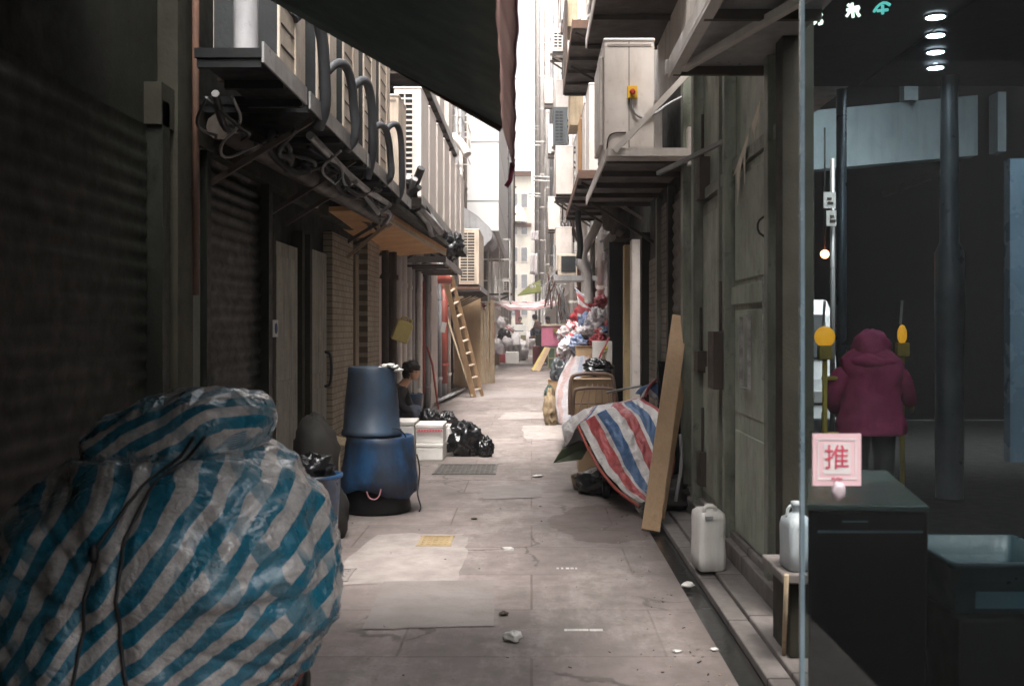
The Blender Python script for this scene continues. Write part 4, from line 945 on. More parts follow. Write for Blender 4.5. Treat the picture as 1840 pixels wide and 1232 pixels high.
MB().tube([(cx+.33, cy-.03, .5), (cx+.36, cy-.04, .38), (cx+.35, cy-.05, .25), (cx+.34, cy-.1, .16), (cx+.38, cy-.12, .05), (cx+.36, cy-.1, .01)], .007, smoothcurve=2).build('rope', black_cable, t)
t = thing('black_tub', 'black tub standing on the ground under the lower blue tub', 'tub', (cx, cy, 0))
MB().lathe([(0,.002),(.29,.002),(.305,.02),(.28,.16),(.27,.3),(0,.3)], (cx-.02, cy, 0), 36, wob=.03).build('shell', black_paint, t)
cx2 = PX(668, 9.3)
t = thing('blue_tub', 'upper narrower dark blue tub turned upside down, with a white glove on top', 'tub', (cx2, cy, .66))
MB().lathe([(0, 1.25), (.18, 1.25), (.185, 1.264), (.2, 1.266), (.208, 1.255), (.211, 1.2), (.22, 1.1), (.2335, .96), (.246, .72), (.256, .714), (.262, .69), (.262, .668), (.0, .668)], (cx2, cy, 0), 48, wob=.035).build('shell', blue_black, t)
mb = MB(); c = P(696, 657, 9.2)
for k, (du, dv) in enumerate(((-12, 5), (-4, 0), (6, -1), (14, 2), (20, 8))):
    q = P(696+du, 657+dv, 9.2); blob(mb, q, (.045, .05, .02), k+2, .3, .2, 14)
single('work_glove', mb, white_pl, 'crumpled white work glove lying on top of the upper blue tub', 'glove')
mb = MB(); 
single('cord', MB().tube([(cx2+.2, cy-.16, .74), (cx2+.26, cy-.15, .73), (cx2+.31, cy-.13, .68), (cx2+.33, cy-.1, .6), (cx2+.37, cy-.06, .45)], .006, smoothcurve=2), black_cable, 'thin black cord looped over the shoulder of the lower blue tub', 'cord')
single('stake', MB().beam((PX(608, 8.9), 8.9, .0), (PX(607, 8.9), 8.9, .62), .035, .035).obox((PX(612, 8.9), 8.88, .66), (.09, .06, .06), (0, .3, .2)), wood_old, 'pale wooden stake with a rag end left of the blue tubs', 'stake')
# foam boxes
def foambox(label, x0, x1, y0, y1, z0, z1, lid=True, band=None, hole=False):
    t = thing('foam_box', label, 'foam box', ((x0+x1)/2, (y0+y1)/2, z0), 'white foam boxes in the alley')
    zt = z1-.05 if lid else z1
    if hole:
        w = .03; MB().box(x0, x1, y0, y1, z0, z0+.03).box(x0, x0+w, y0, y1, z0+.03, z1).box(x1-w, x1, y0, y1, z0+.03, z1).box(x0+w, x1-w, y0, y0+w, z0+.03, z1).box(x0+w, x1-w, y1-w, y1, z0+.03, z1).build('body', foam, t, bevel=.006)
        return t
    MB().box(x0, x1, y0, y1, z0, zt).build('body', foam, t, bevel=.012)
    if lid: MB().box(x0-.005, x1+.005, y0-.005, y1+.005, zt+.002, z1).build('lid', foam, t, bevel=.01)
    return t
Y = 12.8
f1 = foambox('white foam box with red printing along its rim, on top of the plain one', PX(747, Y), PX(796, Y), 12.8, 13.3, .215, .44)
red_ink = G('red_ink', (.5,.04,.07), dirtamt=.1)
MB().box(PX(749, Y), PX(795, Y), 12.778, 12.786, .35, .38).build('printed_band', red_ink, f1)
mb = MB(); 
for k in range(9):
    x = PX(750+k*5, Y); mb.box(x, x+.016, 12.772, 12.777, .357, .373)
mb.build('lettering', G('pink_print', (.7,.45,.45), dirtamt=0), f1)
foambox('plain white foam box at the bottom of the stack by the blue tubs', PX(748, Y), PX(795, Y)+.005, 12.78, 13.35, .002, .212)
foambox('tall white foam box half hidden behind the blue tubs', PX(722, 13.0)-.12, PX(745, 13.0), 12.95, 13.5, .003, .46)
foambox('open white foam box beside the big black garbage bag', PX(796, 13.4), PX(840, 13.4), 13.3, 13.9, .003, .35, hole=True)
def gbag(label, u0, u1, v0, v1, Y, seed, tie=None, m=black_bag, name='garbage_bag', cat='garbage bag', group='black garbage bags', a1=.34, a2=.07, z0=None):
    a = P(u0, v1, Y); b = P(u1, v0, Y); c = (a+b)/2; sx = (b.x-a.x)/2; sz = (b.z-a.z)/2
    mb = MB(); fl = a.z if z0 is None else z0
    blob(mb, (c.x, Y, fl+sz*.9), (sx*1.05, max(sx*.9, sz*.8), sz*1.35), seed, a1, a2, 44, flat=fl)
    if tie:
        q = Vector((tie[0], Y, tie[1])); mb.lathe([(.06, -.08), (.025, 0), (.05, .05), (.06, .09), (.02, .1)], q, 14, wob=.8, seed=seed)
    return single(name, mb, m, label, cat, group)
g = gbag('shiny black garbage bag slumped on the paving in front of the open foam box', 803, 872, 764, 818, 13.35, 21, z0=.003)
gbag('small loose end of black plastic beside the slumped garbage bag', 858, 887, 786, 818, 13.2, 22, z0=.003)
gbag('black garbage bag held by the seated person', 752, 792, 730, 765, 14.7, 23, z0=.18)
gbag('black garbage bag standing just right of the held one', 782, 824, 729, 762, 15.4, 24, z0=.1)
single('red_strap', MB().tube([P(788, 772, 14.0), P(800, 766, 14.0), P(812, 761, 14.2)], .012), red_ink, 'short red strip between the foam box and the black bags', 'strap')
mb = MB().box(-1.75, -1.1, 14.5, 15.6, .003, .16); single('pallet', mb, cardboard, 'low cardboard flat under the held black bags', 'cardboard', bevel=.01)
# blue tub behind the person
t = thing('blue_bin', 'round blue tub standing behind the seated person', 'bin', (PX(742, 18), 18, 0))
MB().lathe([(0,.002),(.13,.002),(.155,.5),(.165,.52),(.15,.53),(.14,.5),(.12,.05),(0,.05)], (PX(742, 17.5), 17.5, 0), 28).build('tub', blue_plastic, t)
single('stake', MB().beam((PX(737, 17.5), 17.5, .1), (PX(737, 17.5), 17.5, .95), .03, .04).beam((PX(745, 17.5), 17.6, .1), (PX(746, 17.5), 17.6, .75), .05, .02), white_pl, 'pale stick standing in the round blue tub', 'stick')
# yellow jerrican hanging on the wall
def jerrican(label, c, w, d, h, m, rot=(0,0,0), capm=None, neck=True):
    t = thing('jerrican', label, 'jerrican', c)
    b = MB(); W, D = w/2, d/2
    prof = [(-W, 0), (W, 0), (W, h*.86), (W*.8, h*.97), (W*.1, h), (-W*.7, h), (-W, h*.9)]
    b.prism([(x, -D, z) for x, z in prof], (0, d, 0)); b.build('body', m, t, bevel=.018, segs=3)
    for ch in t.children: ch.location = (0,0,0)
    hb = MB().tube([(-W*.6, 0, h), (-W*.55, 0, h+.05), (W*.1, 0, h+.05), (W*.15, 0, h)], .012, smoothcurve=1).build('handle', m, t); hb.location = (0,0,0)
    if neck:
        cp = MB().lathe([(.022, 0), (.022, .03), (.027, .03), (.027, .06), (0, .06)], (W*.55, 0, h*.95), 14).build('cap', capm or m, t); cp.location = (0,0,0)
    t.rotation_euler = rot; return t
jerrican('pale yellow jerrican hanging from the left wall above the seated person', P(716, 612, 15), .24, .17, .3, G('yellow_pl', (.68,.6,.22), (.6,.52,.19), dirtamt=.15, rough=.5), (.15, .35, .25))
single('cord', MB().tube([P(708, 470, 15), P(700, 520, 15), P(703, 575, 15)], .006), black_cable, 'string holding the yellow jerrican', 'cord')
# tall white jerrican at the right kerb
tj = thing('jerrican', 'tall white plastic jerrican standing on the kerb by the metal door', 'jerrican', (1.14, 6.82, .055))
def rrect(w, d, r, z, n=5):
    return [(sx*(w/2-r)+r*math.cos(a), sy*(d/2-r)+r*math.sin(a), z) for (sx, sy, a0) in ((1,1,0), (-1,1,PI/2), (-1,-1,PI), (1,-1,3*PI/2)) for a in [a0+PI/2*k/(n-1) for k in range(n)]]
def rloft(rings, mb=None, mi=0):
    mb = mb or MB(); vs = []; n = len(rings[0])
    for r in rings: vs += r
    mb.add(vs, [(i*n+k, i*n+(k+1) % n, (i+1)*n+(k+1) % n, (i+1)*n+k) for i in range(len(rings)-1) for k in range(n)], mi, True)
    mb.add(rings[0], [tuple(reversed(range(n)))], mi, False); mb.add(rings[-1], [tuple(range(n))], mi, False); return mb
def tr(r, x, y, z, rz=0):
    c, s = math.cos(rz), math.sin(rz); return [(x+a*c-b*s, y+a*s+b*c, z+e) for a, b, e in r]
rg = [tr(rrect(w, d, .03, z), 1.14, 6.82, .055, .12) for w, d, z in ((.15,.2,0), (.175,.23,.012), (.18,.235,.1), (.172,.228,.2), (.172,.228,.24), (.175,.23,.33), (.165,.22,.365), (.12,.18,.385))]
rloft(rg).build('body', white_pl, tj)
mb = MB().tube([(1.10, 6.73, .43), (1.10, 6.72, .47), (1.17, 6.74, .47), (1.17, 6.74, .43)], .013, smoothcurve=1); mb.build('handle', white_pl, tj)
MB().lathe([(.03, 0), (.03, .03), (0, .03)], (1.15, 6.85, .435), 16).build('cap', G('cap_white', (.55,.53,.5), dirtamt=.2), tj)
MB().obox((1.125, 6.697, .40), (.05, .012, .02), (0, 0, .12)).build('mark', pvc_grey, tj)
# bluish grey jerrican with cap, on the stone ledge at the glass door
tj = thing('jerrican', 'bluish white jerrican with a round cap standing on the stone ledge by the glass door', 'jerrican', (1.25, 5.0, .46))
cx3, cy3, cz3 = PX(1431, 5.0), 5.0, PZ(1020, 5.0)
grey_j = G('grey_jerry', (.42,.46,.48), (.34,.38,.4), dirtamt=.3, rough=.5)
rg = [tr(rrect(w, d, .025, z), cx3, cy3, cz3, .1) for w, d, z in ((.1,.14,0), (.122,.17,.01), (.118,.165,.09), (.122,.17,.2), (.11,.15,.235), (.05,.06,.262))]
rloft(rg).build('body', grey_j, tj); MB().lathe([(.02,0),(.02,.03),(.025,.03),(.026,.055),(0,.058)], (cx3, cy3, cz3+.26), 16).build('cap', grey_j, tj)
MB().tube([(cx3-.045, cy3, cz3+.24), (cx3-.04, cy3, cz3+.29), (cx3+.0, cy3, cz3+.3)], .008, smoothcurve=1).build('handle', grey_j, tj)
t = thing('stone_block', 'pale stone ledge under the bluish jerrican', 'block', (1.29, 5.05, 0))
MB().box(PX(1412, 4.9)+.03, 1.40, 4.95, 5.3, .056, cz3-.05).build('base', timber_dark, t, bevel=.01); MB().box(PX(1404, 4.9), 1.41, 4.88, 5.32, cz3-.049, cz3-.002).build('top', kerb_stone, t, bevel=.008)
single('bamboo_stick', MB().tube([(PX(1404, 5.05), 5.0, .06), (PX(1405, 4.95), 4.86, .47)], .011, 8), wood_old, 'thin bamboo stick leaning on the stone ledge', 'stick')
# leaning plank pair
t = thing('plank', 'long light new plank leaning against the right wall in front of the striped tarp', 'plank', (.95, 8.3, 0))
A_, B_ = Vector((.93, 8.26, .0)), Vector((1.345, 9.55, 1.71)); dx = Vector((1, -.18, -.1)).normalized()
MB().beam(A_+Vector((0,0,.02)), B_, .145, .028, up=(0,-1,.6)).build('board', wood_new, t, bevel=.003)
t = single('plank', MB().beam((1.02, 8.55, .06), (1.36, 9.55, 1.25), .11, .02, up=(0,-1,.6)), wood_new, 'shorter thin plank behind the long leaning one', 'plank', bevel=.002)

# ================================================================ ladder
t = thing('ladder', 'wooden ladder leaning against the left wall beyond the seated person', 'ladder', (-1.3, 25, 0))
Ya = 24.6
r1a, r1b = P(852, 713, 24.6), P(797, 490, 23.5)
r2a, r2b = P(867, 710, 25.0), P(806, 474, 23.9)
r1a.z = 0; r2a.z = 0
MB().beam(r1a, r1b, .11, .09, up=(0,1,0)).build('rail', wood_new, t); MB().beam(r2a, r2b, .08, .07, up=(0,1,0)).build('rail', wood_new, t)
for k in range(10):
    a = r1a.lerp(r1b, .06+k*.098); b = r2a.lerp(r2b, .06+k*.095); MB().beam(a, b, .05, .03, up=(0,0,1)).build('rung', G('rung_wood', (.66,.54,.42), dirtamt=.1), t)
single('plank', MB().beam(P(846, 712, 24.6)*Vector((1,1,0)) if False else (P(848, 712, 24.6).x, 24.6, 0), P(795, 545, 25.2), .2, .04, up=(1,.2,.4)), wood_old, 'old wide plank leaning behind the ladder', 'plank')
# boards, crate and timbers beyond
single('cardboard_sheet', MB().box(LX+.1, -1.38, 28.7, 28.8, .02, 2.45), cardboard, 'tall brown cardboard sheets standing behind the ladder', 'cardboard')
mb = MB()
for k in range(7):
    u = 858+k*4.5; mb.beam((PX(u, 30), 30+k*.15, 0), (PX(u-2+4*random.random(), 30), 30.2, 2.1+.6*random.random()), .07, .03)
single('timber_stack', mb, wood_old, 'bundle of old timber battens standing behind the cardboard sheets', 'timber')
single('cardboard_box', MB().obox(P(848, 660, 29), (.35, .4, .5), (0, .2, 0)), G('cardboard2', (.3,.2,.12), dirtamt=.2), 'dark brown carton leaning by the timber battens', 'cardboard box')
t = single('note_paper', MB().obox(P(797, 588, 22.5), (.1, .01, .22), (0, .2, 0)), tag_m, 'white paper tag hanging on the red drain pipe', 'paper')
# kerb junk on the left
mb = MB()
for k in range(5): mb.tube([(-2.05+.06*k, 21+k*.6, .06+.01*k), (-1.9+.05*k, 25+k*.5, .07)], .02)
single('pipe_offcuts', mb, pvc_grey, 'loose grey pipes lying along the left kerb near the ladder foot', 'pipes')
# ================================================================ red white blue striped tarp over a cart
def pick(L, u):
    k = u*(len(L)-1); i = min(len(L)-2, int(k)); f = k-i; p0, p1, p2, p3 = L[max(0,i-1)], L[i], L[i+1], L[min(len(L)-1,i+2)]
    return ((2*p1)+(p2-p0)*f+(2*p0-5*p1+4*p2-p3)*f*f+(3*p1-p0-3*p2+p3)*f**3)*.5
EL_ = [P(1041, 762, 9.95), P(1058, 798, 9.75), P(1080, 838, 9.45), P(1112, 876, 9.2), P(1152, 906, 9.0)]      # free left edge
ER_ = [P(1152, 716, 9.85), P(1186, 742, 9.6), P(1206, 785, 9.4), P(1212, 830, 9.25), P(1204, 872, 9.1)]
UP_ = [P(1008, 766, 10.35), P(1030, 748, 10.2), P(1062, 734, 10.1), P(1100, 727, 10.0), P(1152, 716, 9.85)]   # crest
LO_ = [P(1016, 803, 10.2), P(1026, 790, 10.1), P(1041, 762, 9.95), P(1085, 745, 9.85), P(1152, 717, 9.84)]
def crease(p, k=1.):
    n1 = .05*N(p.x*4, p.z*4, 2)+.03*ridged(N(p.x*8, p.z*5, 7))+.014*ridged(N(p.x*19, p.z*14, 1))
    return p+Vector((0, -n1, n1*.5))*k
def front(u, v):
    a, b = pick(EL_, v), pick(ER_, v); p = a.lerp(b, u); p.y -= .16*math.sin(PI*u)*(1-.3*v); p.z += .05*math.sin(PI*u)*(1-v)
    return crease(p, min(1, v*4+.2))
def flap(u, v):
    p = pick(UP_, u).lerp(pick(LO_, u), v); p.y -= .1*math.sin(PI*v)*(1-u); return crease(p, .7)
def topback(u, v):
    p = pick(UP_, u).lerp(P(1050+110*u, 745-20*u, 11.2), v); p.z += .03*math.sin(PI*v); return crease(p, .5)
mb = MB().grid(front, 80, 90, uvfn=lambda u, v: (u*2.35-.12+.03*N(u*7, v*7), v))
mb.grid(flap, 80, 30, uvfn=lambda u, v: (max(0, u-.42)*2.35+.86+.02*N(u*9, v*9) if u < .55 else u*1.6-.1, v))
mb.grid(topback, 60, 30, uvfn=lambda u, v: (u*2.35, v))
t = thing('covered_cart', 'cart covered by a red white and blue striped sheet behind the leaning plank', 'covered cart', (.85, 9.9, 0))
mb.build('striped_sheet', sheet_rwb, t, solid=.006)
def rwb2(u, v):
    p = P(1150+42*u, 716-30*math.sin(u*2.6)+50*v*u, 9.75+.3*v); return p+Vector((.06*math.sin(v*7+u*3), .05*N(u*5, v*5), .05*math.sin(u*5+v*2)))
MB().grid(rwb2, 30, 30, uvfn=lambda u, v: (v*1.5+u*.7, u)).build('sheet_tail', sheet_rwb, t, solid=.006)
MB().tube([pick(EL_, k/12)+Vector((-.012, 0, -.02)) for k in range(13)], .014).build('hem_cord', G('hem_red', (.35,.07,.05), dirtamt=.2), t)
mb = MB(); mb.box(.62, 1.3, 9.75, 10.9, .3, .36)
for x, y in ((.7, 9.9), (1.25, 9.9), (.7, 10.7), (1.25, 10.7)): mb.box(x-.03, x+.03, y-.03, y+.03, .1, .3)
mb.build('deck', steel_dark, t)
for x in (.7, 1.25):
    for y in (9.95, 10.65): MB().lathe([(0,-.03),(.1,-.03),(.11,0),(.1,.03),(0,.03)], (x, y, .112), 18, axis='x').build('wheel', black_paint, t)
MB().box(.66, 1.28, 9.85, 10.85, .37, .8).build('load', steel_dark, t)
green_fab = G('green_fabric', (.07,.09,.045), (.045,.06,.03), dirtamt=.4)
t = thing('folded_sheet', 'stiff dark green flap poking out under the striped sheet', 'sheet', (.3, 10.2, .5))
MB().prism([P(993, 832, 10.2), P(1010, 808, 10.2), P(1042, 790, 10.3), P(1060, 800, 10.3), P(1045, 826, 10.2)], (.05, .35, .03)).build('flap', green_fab, t, bevel=.01)
single('cardboard_sheet', MB().prism([P(1008, 803, 10.3), P(1040, 765, 10.3), P(1056, 790, 10.3), P(1020, 800, 10.3)], (.03, .3, .02)), pvc_grey, 'grey board scrap tucked above the dark green flap', 'board')
single('basin', MB().lathe([(0, 0), (.12, 0), (.15, .13), (.14, .13), (.11, .02), (0, .02)], (PX(1052, 10.6), 10.6, .0), 24), G('basin_tan', (.45,.36,.25), dirtamt=.3), 'tan plastic basin on the ground under the striped cart', 'basin')
mb = MB(); blob(mb, (PX(1085, 10.3), 10.3, .1), (.28, .3, .14), 31, .3, .1, 24, flat=.003); single('garbage_bag', mb, black_bag, 'black bag on the ground in the shadow under the striped cart', 'garbage bag', 'black garbage bags')
mb = MB(); blob(mb, (1.2, 9.2, .12), (.2, .3, .2), 33, .25, .1, 24, flat=.06); single('garbage_bag', mb, G('dark_sack3', (.03,.028,.026), dirtamt=.3), 'dark sack on the kerb behind the foot of the leaning plank', 'sack')
single('dark_gap_panel', MB().box(1.16, 1.39, 9.64, 9.7, .06, 1.3), darkened, 'black panel standing in for the dark gap behind the leaning plank', 'board', bevel=.005)  # darkness of the gap behind the plank, put into a black panel
single('cord', MB().tube([P(1222, 780, 9.0), P(1226, 830, 8.9), P(1214, 900, 8.8)], .014, smoothcurve=1), pvc_grey, 'thin pale cord hanging beside the leaning plank', 'cord')

# ================================================================ bed frame, cartons and the pile behind
frame_m = G('tube_brown', (.3,.2,.15), (.22,.14,.1), dirtamt=.3, rough=.4)
t = thing('folding_frame', 'brown tubular metal folding frame standing behind the striped cart', 'metal frame', (PX(1060, 12), 12, .2))
def hoop(u0, u1, v0, v1, Y, r=.022):
    a, b, c, d = P(u0, v1, Y), P(u0, v0, Y), P(u1, v0, Y), P(u1, v1, Y)
    return MB().tube([a, a.lerp(b, .85), b+Vector((.06, 0, 0)), c-Vector((.06, 0, 0)), d.lerp(c, .85), d], r, 8, smoothcurve=2)
h_ = hoop(1024, 1104, 671, 745, 12.1); h_.build('hoop', frame_m, t); hoop(1030, 1108, 697, 745, 11.7, .018).build('hoop', frame_m, t)
mb = MB()
for k in range(5): mb.tube([P(1040+k*14, 745, 11.9), P(1046+k*12, 712, 11.95), P(1056+k*9, 690, 12.0)], .008, smoothcurve=1)
for z in (.62, .75): mb.tube([(PX(1028, 12), 12, z), (PX(1104, 12), 12, z)], .01)
mb.build('spring', frame_m, t)
MB().tube([P(1090, 705, 11.5), P(1130, 697, 11.4), P(1152, 693, 11.3)], .012).build('strut', galv, t)
def carton(label, u0, u1, v0, v1, Y, d=.3, m=cardboard, z0=None, name='cardboard_box', cat='cardboard box', tilt=0, fl=True):
    a = P(u0, v1, Y); b = P(u1, v0, Y); z = a.z if z0 is None else z0
    t = thing(name, label, cat, ((a.x+b.x)/2, Y, z), 'boxes in the pile on the right' if a.x > 0 else 'boxes in the pile on the left')
    MB().box(a.x, b.x, Y, Y+d, z, b.z).build('body', m, t, bevel=.006)
    if fl: MB().box(a.x, b.x, Y-.02, Y+d*.45, b.z+.001, b.z+.006).build('flap', m, t)
    return t
carton('open brown carton framed by the tubular metal frame', 1028, 1100, 682, 752, 12.4, .4)
carton('brown carton on the ground under the tubular metal frame', 1040, 1096, 750, 800, 11.6, .5, z0=.002)
carton('carton carrying the black bag behind the tubular frame', 1046, 1100, 676, 800, 14.2, .5, z0=.002)
carton('tan lidded carton between the white printed box and the pink box', 1035, 1064, 622, 648, 16.5, .3)
carton('reddish carton under the tan lidded one', 1034, 1064, 650, 770, 16.4, .4, m=G('carton_red', (.35,.16,.1), (.28,.12,.08), dirtamt=.3), z0=.002)
carton('small carton low at the left edge of the pile', 985, 1003, 682, 706, 19.5, .3, m=wood_new, z0=None)
carton('carton under the small one at the left edge of the pile', 988, 1012, 706, 745, 19.6, .4, z0=.002)
wb = carton('white printed box with a yellow and brown emblem high in the pile', 1066, 1100, 613, 656, 15.2, .3, m=white_pl, name='printed_box', cat='box', fl=False)
c = P(1083, 634, 15.19)
MB().lathe([(0,-.004),(.035,-.004),(.035,0),(0,0)], (c.x+.04, 15.195, c.z+.07), 16, axis='y').build('yellow_mark', G('mark_yellow', (.7,.6,.1), dirtamt=0), wb)
MB().prism([(c.x-.03, 15.19, c.z-.1), (c.x+.05, 15.19, c.z-.13), (c.x+.03, 15.19, c.z-.03), (c.x+.06, 15.19, c.z+.02), (c.x-.04, 15.19, c.z+.01), (c.x, 15.19, c.z-.04)], (0, .008, 0)).build('brown_mark', G('mark_brown', (.25,.2,.12), dirtamt=0), wb)
gbag('black garbage bag on the carton right of the striped long bag', 1048, 1100, 648, 676, 14.3, 41)
carton('dark crate under the white printed box', 1066, 1104, 656, 790, 15.0, .4, m=steel_dark, z0=.002, name='crate', cat='crate', fl=False)
gbag('grey black plastic bag at the left edge of the pile', 990, 1022, 648, 684, 17.4, 42, m=G('bag_grey', (.05,.055,.06), (.12,.13,.14), dirtamt=0, rough=.25, bump=1, bscale=7))
gbag('crushed tan sack at the left foot of the pile', 976, 1006, 706, 762, 17.6, 43, m=G('sack_tan', (.3,.22,.13), (.2,.15,.09), dirtamt=.3), name='sack', cat='sack', z0=.002, group=None)
gbag('dark green box shaped bag above the crushed tan sack', 978, 996, 695, 715, 18.2, 47, m=canvas_green, name='sack', cat='sack', group=None)
sheet_long = stripes('sheet_long', [(0,(.3,.27,.28)), (.4,(.26,.17,.16)), (.6,(.28,.26,.27)), (.8,(.17,.19,.25))], rough=.5, dirt=.3)
def longbag(u, v):
    top = P(1030, 640, 15.8); bot = P(1008, 762, 13.6); p = top.lerp(bot, v); w = .12+.13*math.sin(PI*v)
    a = PI*(u*1.2-.1); return p+Vector((-math.cos(a)*w+.1, -math.sin(a)*w*.9, .03*N(u*6, v*9)))
mb = MB().grid(longbag, 30, 40, uvfn=lambda u, v: (u*1.8+.2*N(u*3, v*5), v)); single('striped_bag', mb, sheet_long, 'long faded striped bag sagging down the left face of the pile', 'bag', solid=.01)
stuffed = {}
cols = {'pink': sheet_pink, 'rwb': sheet_rwb, 'red': G('bag_red', (.4,.05,.06), (.25,.03,.04), dirtamt=.2, rough=.4), 'white': G('bag_white', (.7,.66,.66), (.55,.5,.52), dirtamt=.2, rough=.4), 'blue': G('bag_blue', (.08,.15,.33), (.45,.45,.5), dirtamt=.2, rough=.4), 'dark': G('bag_dark', (.06,.05,.05), (.12,.09,.08), dirtamt=.2)}
R_ = random.Random(9)
for k, (u0, u1, v0, v1, Y, c, lab) in enumerate(((1062, 1106, 536, 562, 18.8, 'red', 'glossy red bag just under the striped roof sheet'), (1030, 1066, 556, 600, 19.6, 'red', 'dark red bag at the upper left of the pile'), (1056, 1090, 562, 606, 18.2, 'white', 'white slanting bag in the middle of the pile'),
        (1044, 1066, 568, 606, 18.4, 'blue', 'blue and white bag left of the slanting white one'), (1076, 1104, 566, 600, 18.5, 'dark', 'dark bag in the upper right of the pile'), (1012, 1044, 584, 610, 19.2, 'pink', 'pink and white bag bulging out above the blue one'),
        (1014, 1042, 604, 626, 18.8, 'rwb', 'small white and blue striped bag hanging at the left of the pile'), (1020, 1044, 622, 646, 18.9, 'red', 'small dark red bag at the left flank of the pile'), (1046, 1106, 596, 622, 17.9, 'dark', 'wide dark bag lying above the white printed box'),
        (1040, 1075, 600, 624, 17.4, 'dark', 'round brownish bag above the tan lidded carton'), (1088, 1108, 578, 612, 17.6, 'red', 'narrow dark red bag leaning on the dark post'),
        (1008, 1036, 612, 640, 17.6, 'white', 'grey white bag squeezed between the striped bundles'), (1026, 1052, 606, 630, 17.2, 'blue', 'blue and white bag above the tan lidded carton'), (1002, 1020, 622, 646, 18.6, 'pink', 'pink striped bundle low at the left of the pile'), (1086, 1106, 552, 576, 18.0, 'white', 'white bag pressed against the dark post'),
        (1048, 1078, 546, 572, 19.4, 'pink', 'pink and white bundle tucked under the striped roof sheet'), (1024, 1046, 572, 592, 19.9, 'pink', 'small pink bundle at the top left slope of the pile'), (1072, 1098, 590, 612, 17.3, 'rwb', 'striped cloth bundle right above the printed box'), (1004, 1022, 590, 612, 19.8, 'white', 'small white bag overhanging the left edge of the pile'),
        (1036, 1056, 590, 610, 18.0, 'white', 'round white bag in the hollow of the pile'), (1016, 1036, 640, 664, 18.2, 'rwb', 'faded striped bag just above the grey black plastic bag'), (1060, 1084, 604, 622, 16.9, 'red', 'flat red cloth hanging in front of the wide dark bag'))):
    mb = MB(); a = P(u0, v1, Y); b = P(u1, v0, Y); c_ = (a+b)/2
    blob(mb, c_, ((b.x-a.x)/2*1.4, .32, (b.z-a.z)/2*1.45), 50+k, .34, .2, 40)
    mb.uv = {i: (v[2]*2.5+v[0]*2.2+.3*N(v[0]*5, v[1]*5, v[2]*5), 0) for i, v in enumerate(mb.v)}
    single('stuffed_bag', mb, cols[c], lab, 'bag', 'bags in the pile on the right')
# the hidden body of the pile that the bags rest on
for k, (x0, x1, y0, y1, z0, z1) in enumerate(((.75, 1.38, 18.2, 20.0, .058, 1.45), (.8, 1.4, 17.1, 18.1, .058, 1.3))):
    single('crate', MB().box(x0, x1, y0, y1, z0, z1), [timber_dark, steel_dark][k], ['big dark crate at the bottom of the bag pile', 'dark crate under the wide dark bag'][k], 'crate', bevel=.01)
single('red_stick', MB().tube([P(1095, 605, 15), P(1078, 640, 15), P(1070, 668, 15)], .014), cols['red'], 'thin red stick slanting across the white printed box', 'stick')
# stall with pink box, green crate and boards
t = thing('pink_box', 'big pink box with a pale lid and brass latch far down the right side', 'box', (PX(1000, 42), 42, .9))
a, b = P(973, 622, 42), P(1030, 586, 42)
MB().box(a.x, b.x+.2, 42, 43, a.z, b.z).build('body', G('pink_plastic', (.58,.17,.27), (.5,.14,.23), dirtamt=.15), t, bevel=.02); MB().box(a.x-.02, b.x+.2, 41.95, 43, b.z+.003, b.z+.08).build('lid', G('cream_lid', (.62,.56,.42), dirtamt=.2), t, bevel=.02)
MB().box(PX(994, 41.9), PX(1002, 41.9), 41.9, 41.98, PZ(598, 42), PZ(590, 42)).build('latch', G('brass', (.3,.22,.06), dirtamt=.2), t)
t = thing('crate', 'dark green ribbed crate under the pink box', 'crate', (PX(1003, 41.6), 42, 0))
a, b = P(985, 660, 41.6), P(1022, 624, 41.6)
MB().box(a.x, b.x, 41.6, 42.6, .01, b.z).build('body', G('crate_green', (.06,.11,.07), (.045,.085,.05), dirtamt=.3), t, bevel=.01)
mb = MB()
for q in range(4):
    x = a.x+(b.x-a.x)*q/3; mb.box(x-.02, x+.02, 41.55, 41.598, .02, b.z)
for q in range(3):
    z = .03+(b.z-.05)*q/2; mb.box(a.x, b.x, 41.53, 41.549, z-.02, z+.02)
mb.build('rib', G('rib_tan', (.35,.3,.2), dirtamt=.2), t)
single('crate', MB().box(PX(1022, 42), 1.4, 42, 43.2, .06, .92), timber_dark, 'dark box behind the green crate carrying the right end of the pink box', 'crate', bevel=.01)
for k, (u0, u1, w, m_) in enumerate(((958, 982, .16, G('yellow_board', (.55,.42,.12), dirtamt=.2)), (962, 984, .12, wood_old), (966, 986, .14, wood_new))):
    a = P(u0, 662, 40-k*.2); a.z = 0; b = P(u1, 625, 40.8-k*.2)
    single('plank', MB().beam(a, b, w, .05, up=(0,-1,.3)), m_, ['yellow plank leaning on the green crate', 'grey brown plank leaning next to the yellow one', 'light plank leaning closest to the green crate'][k], 'plank')
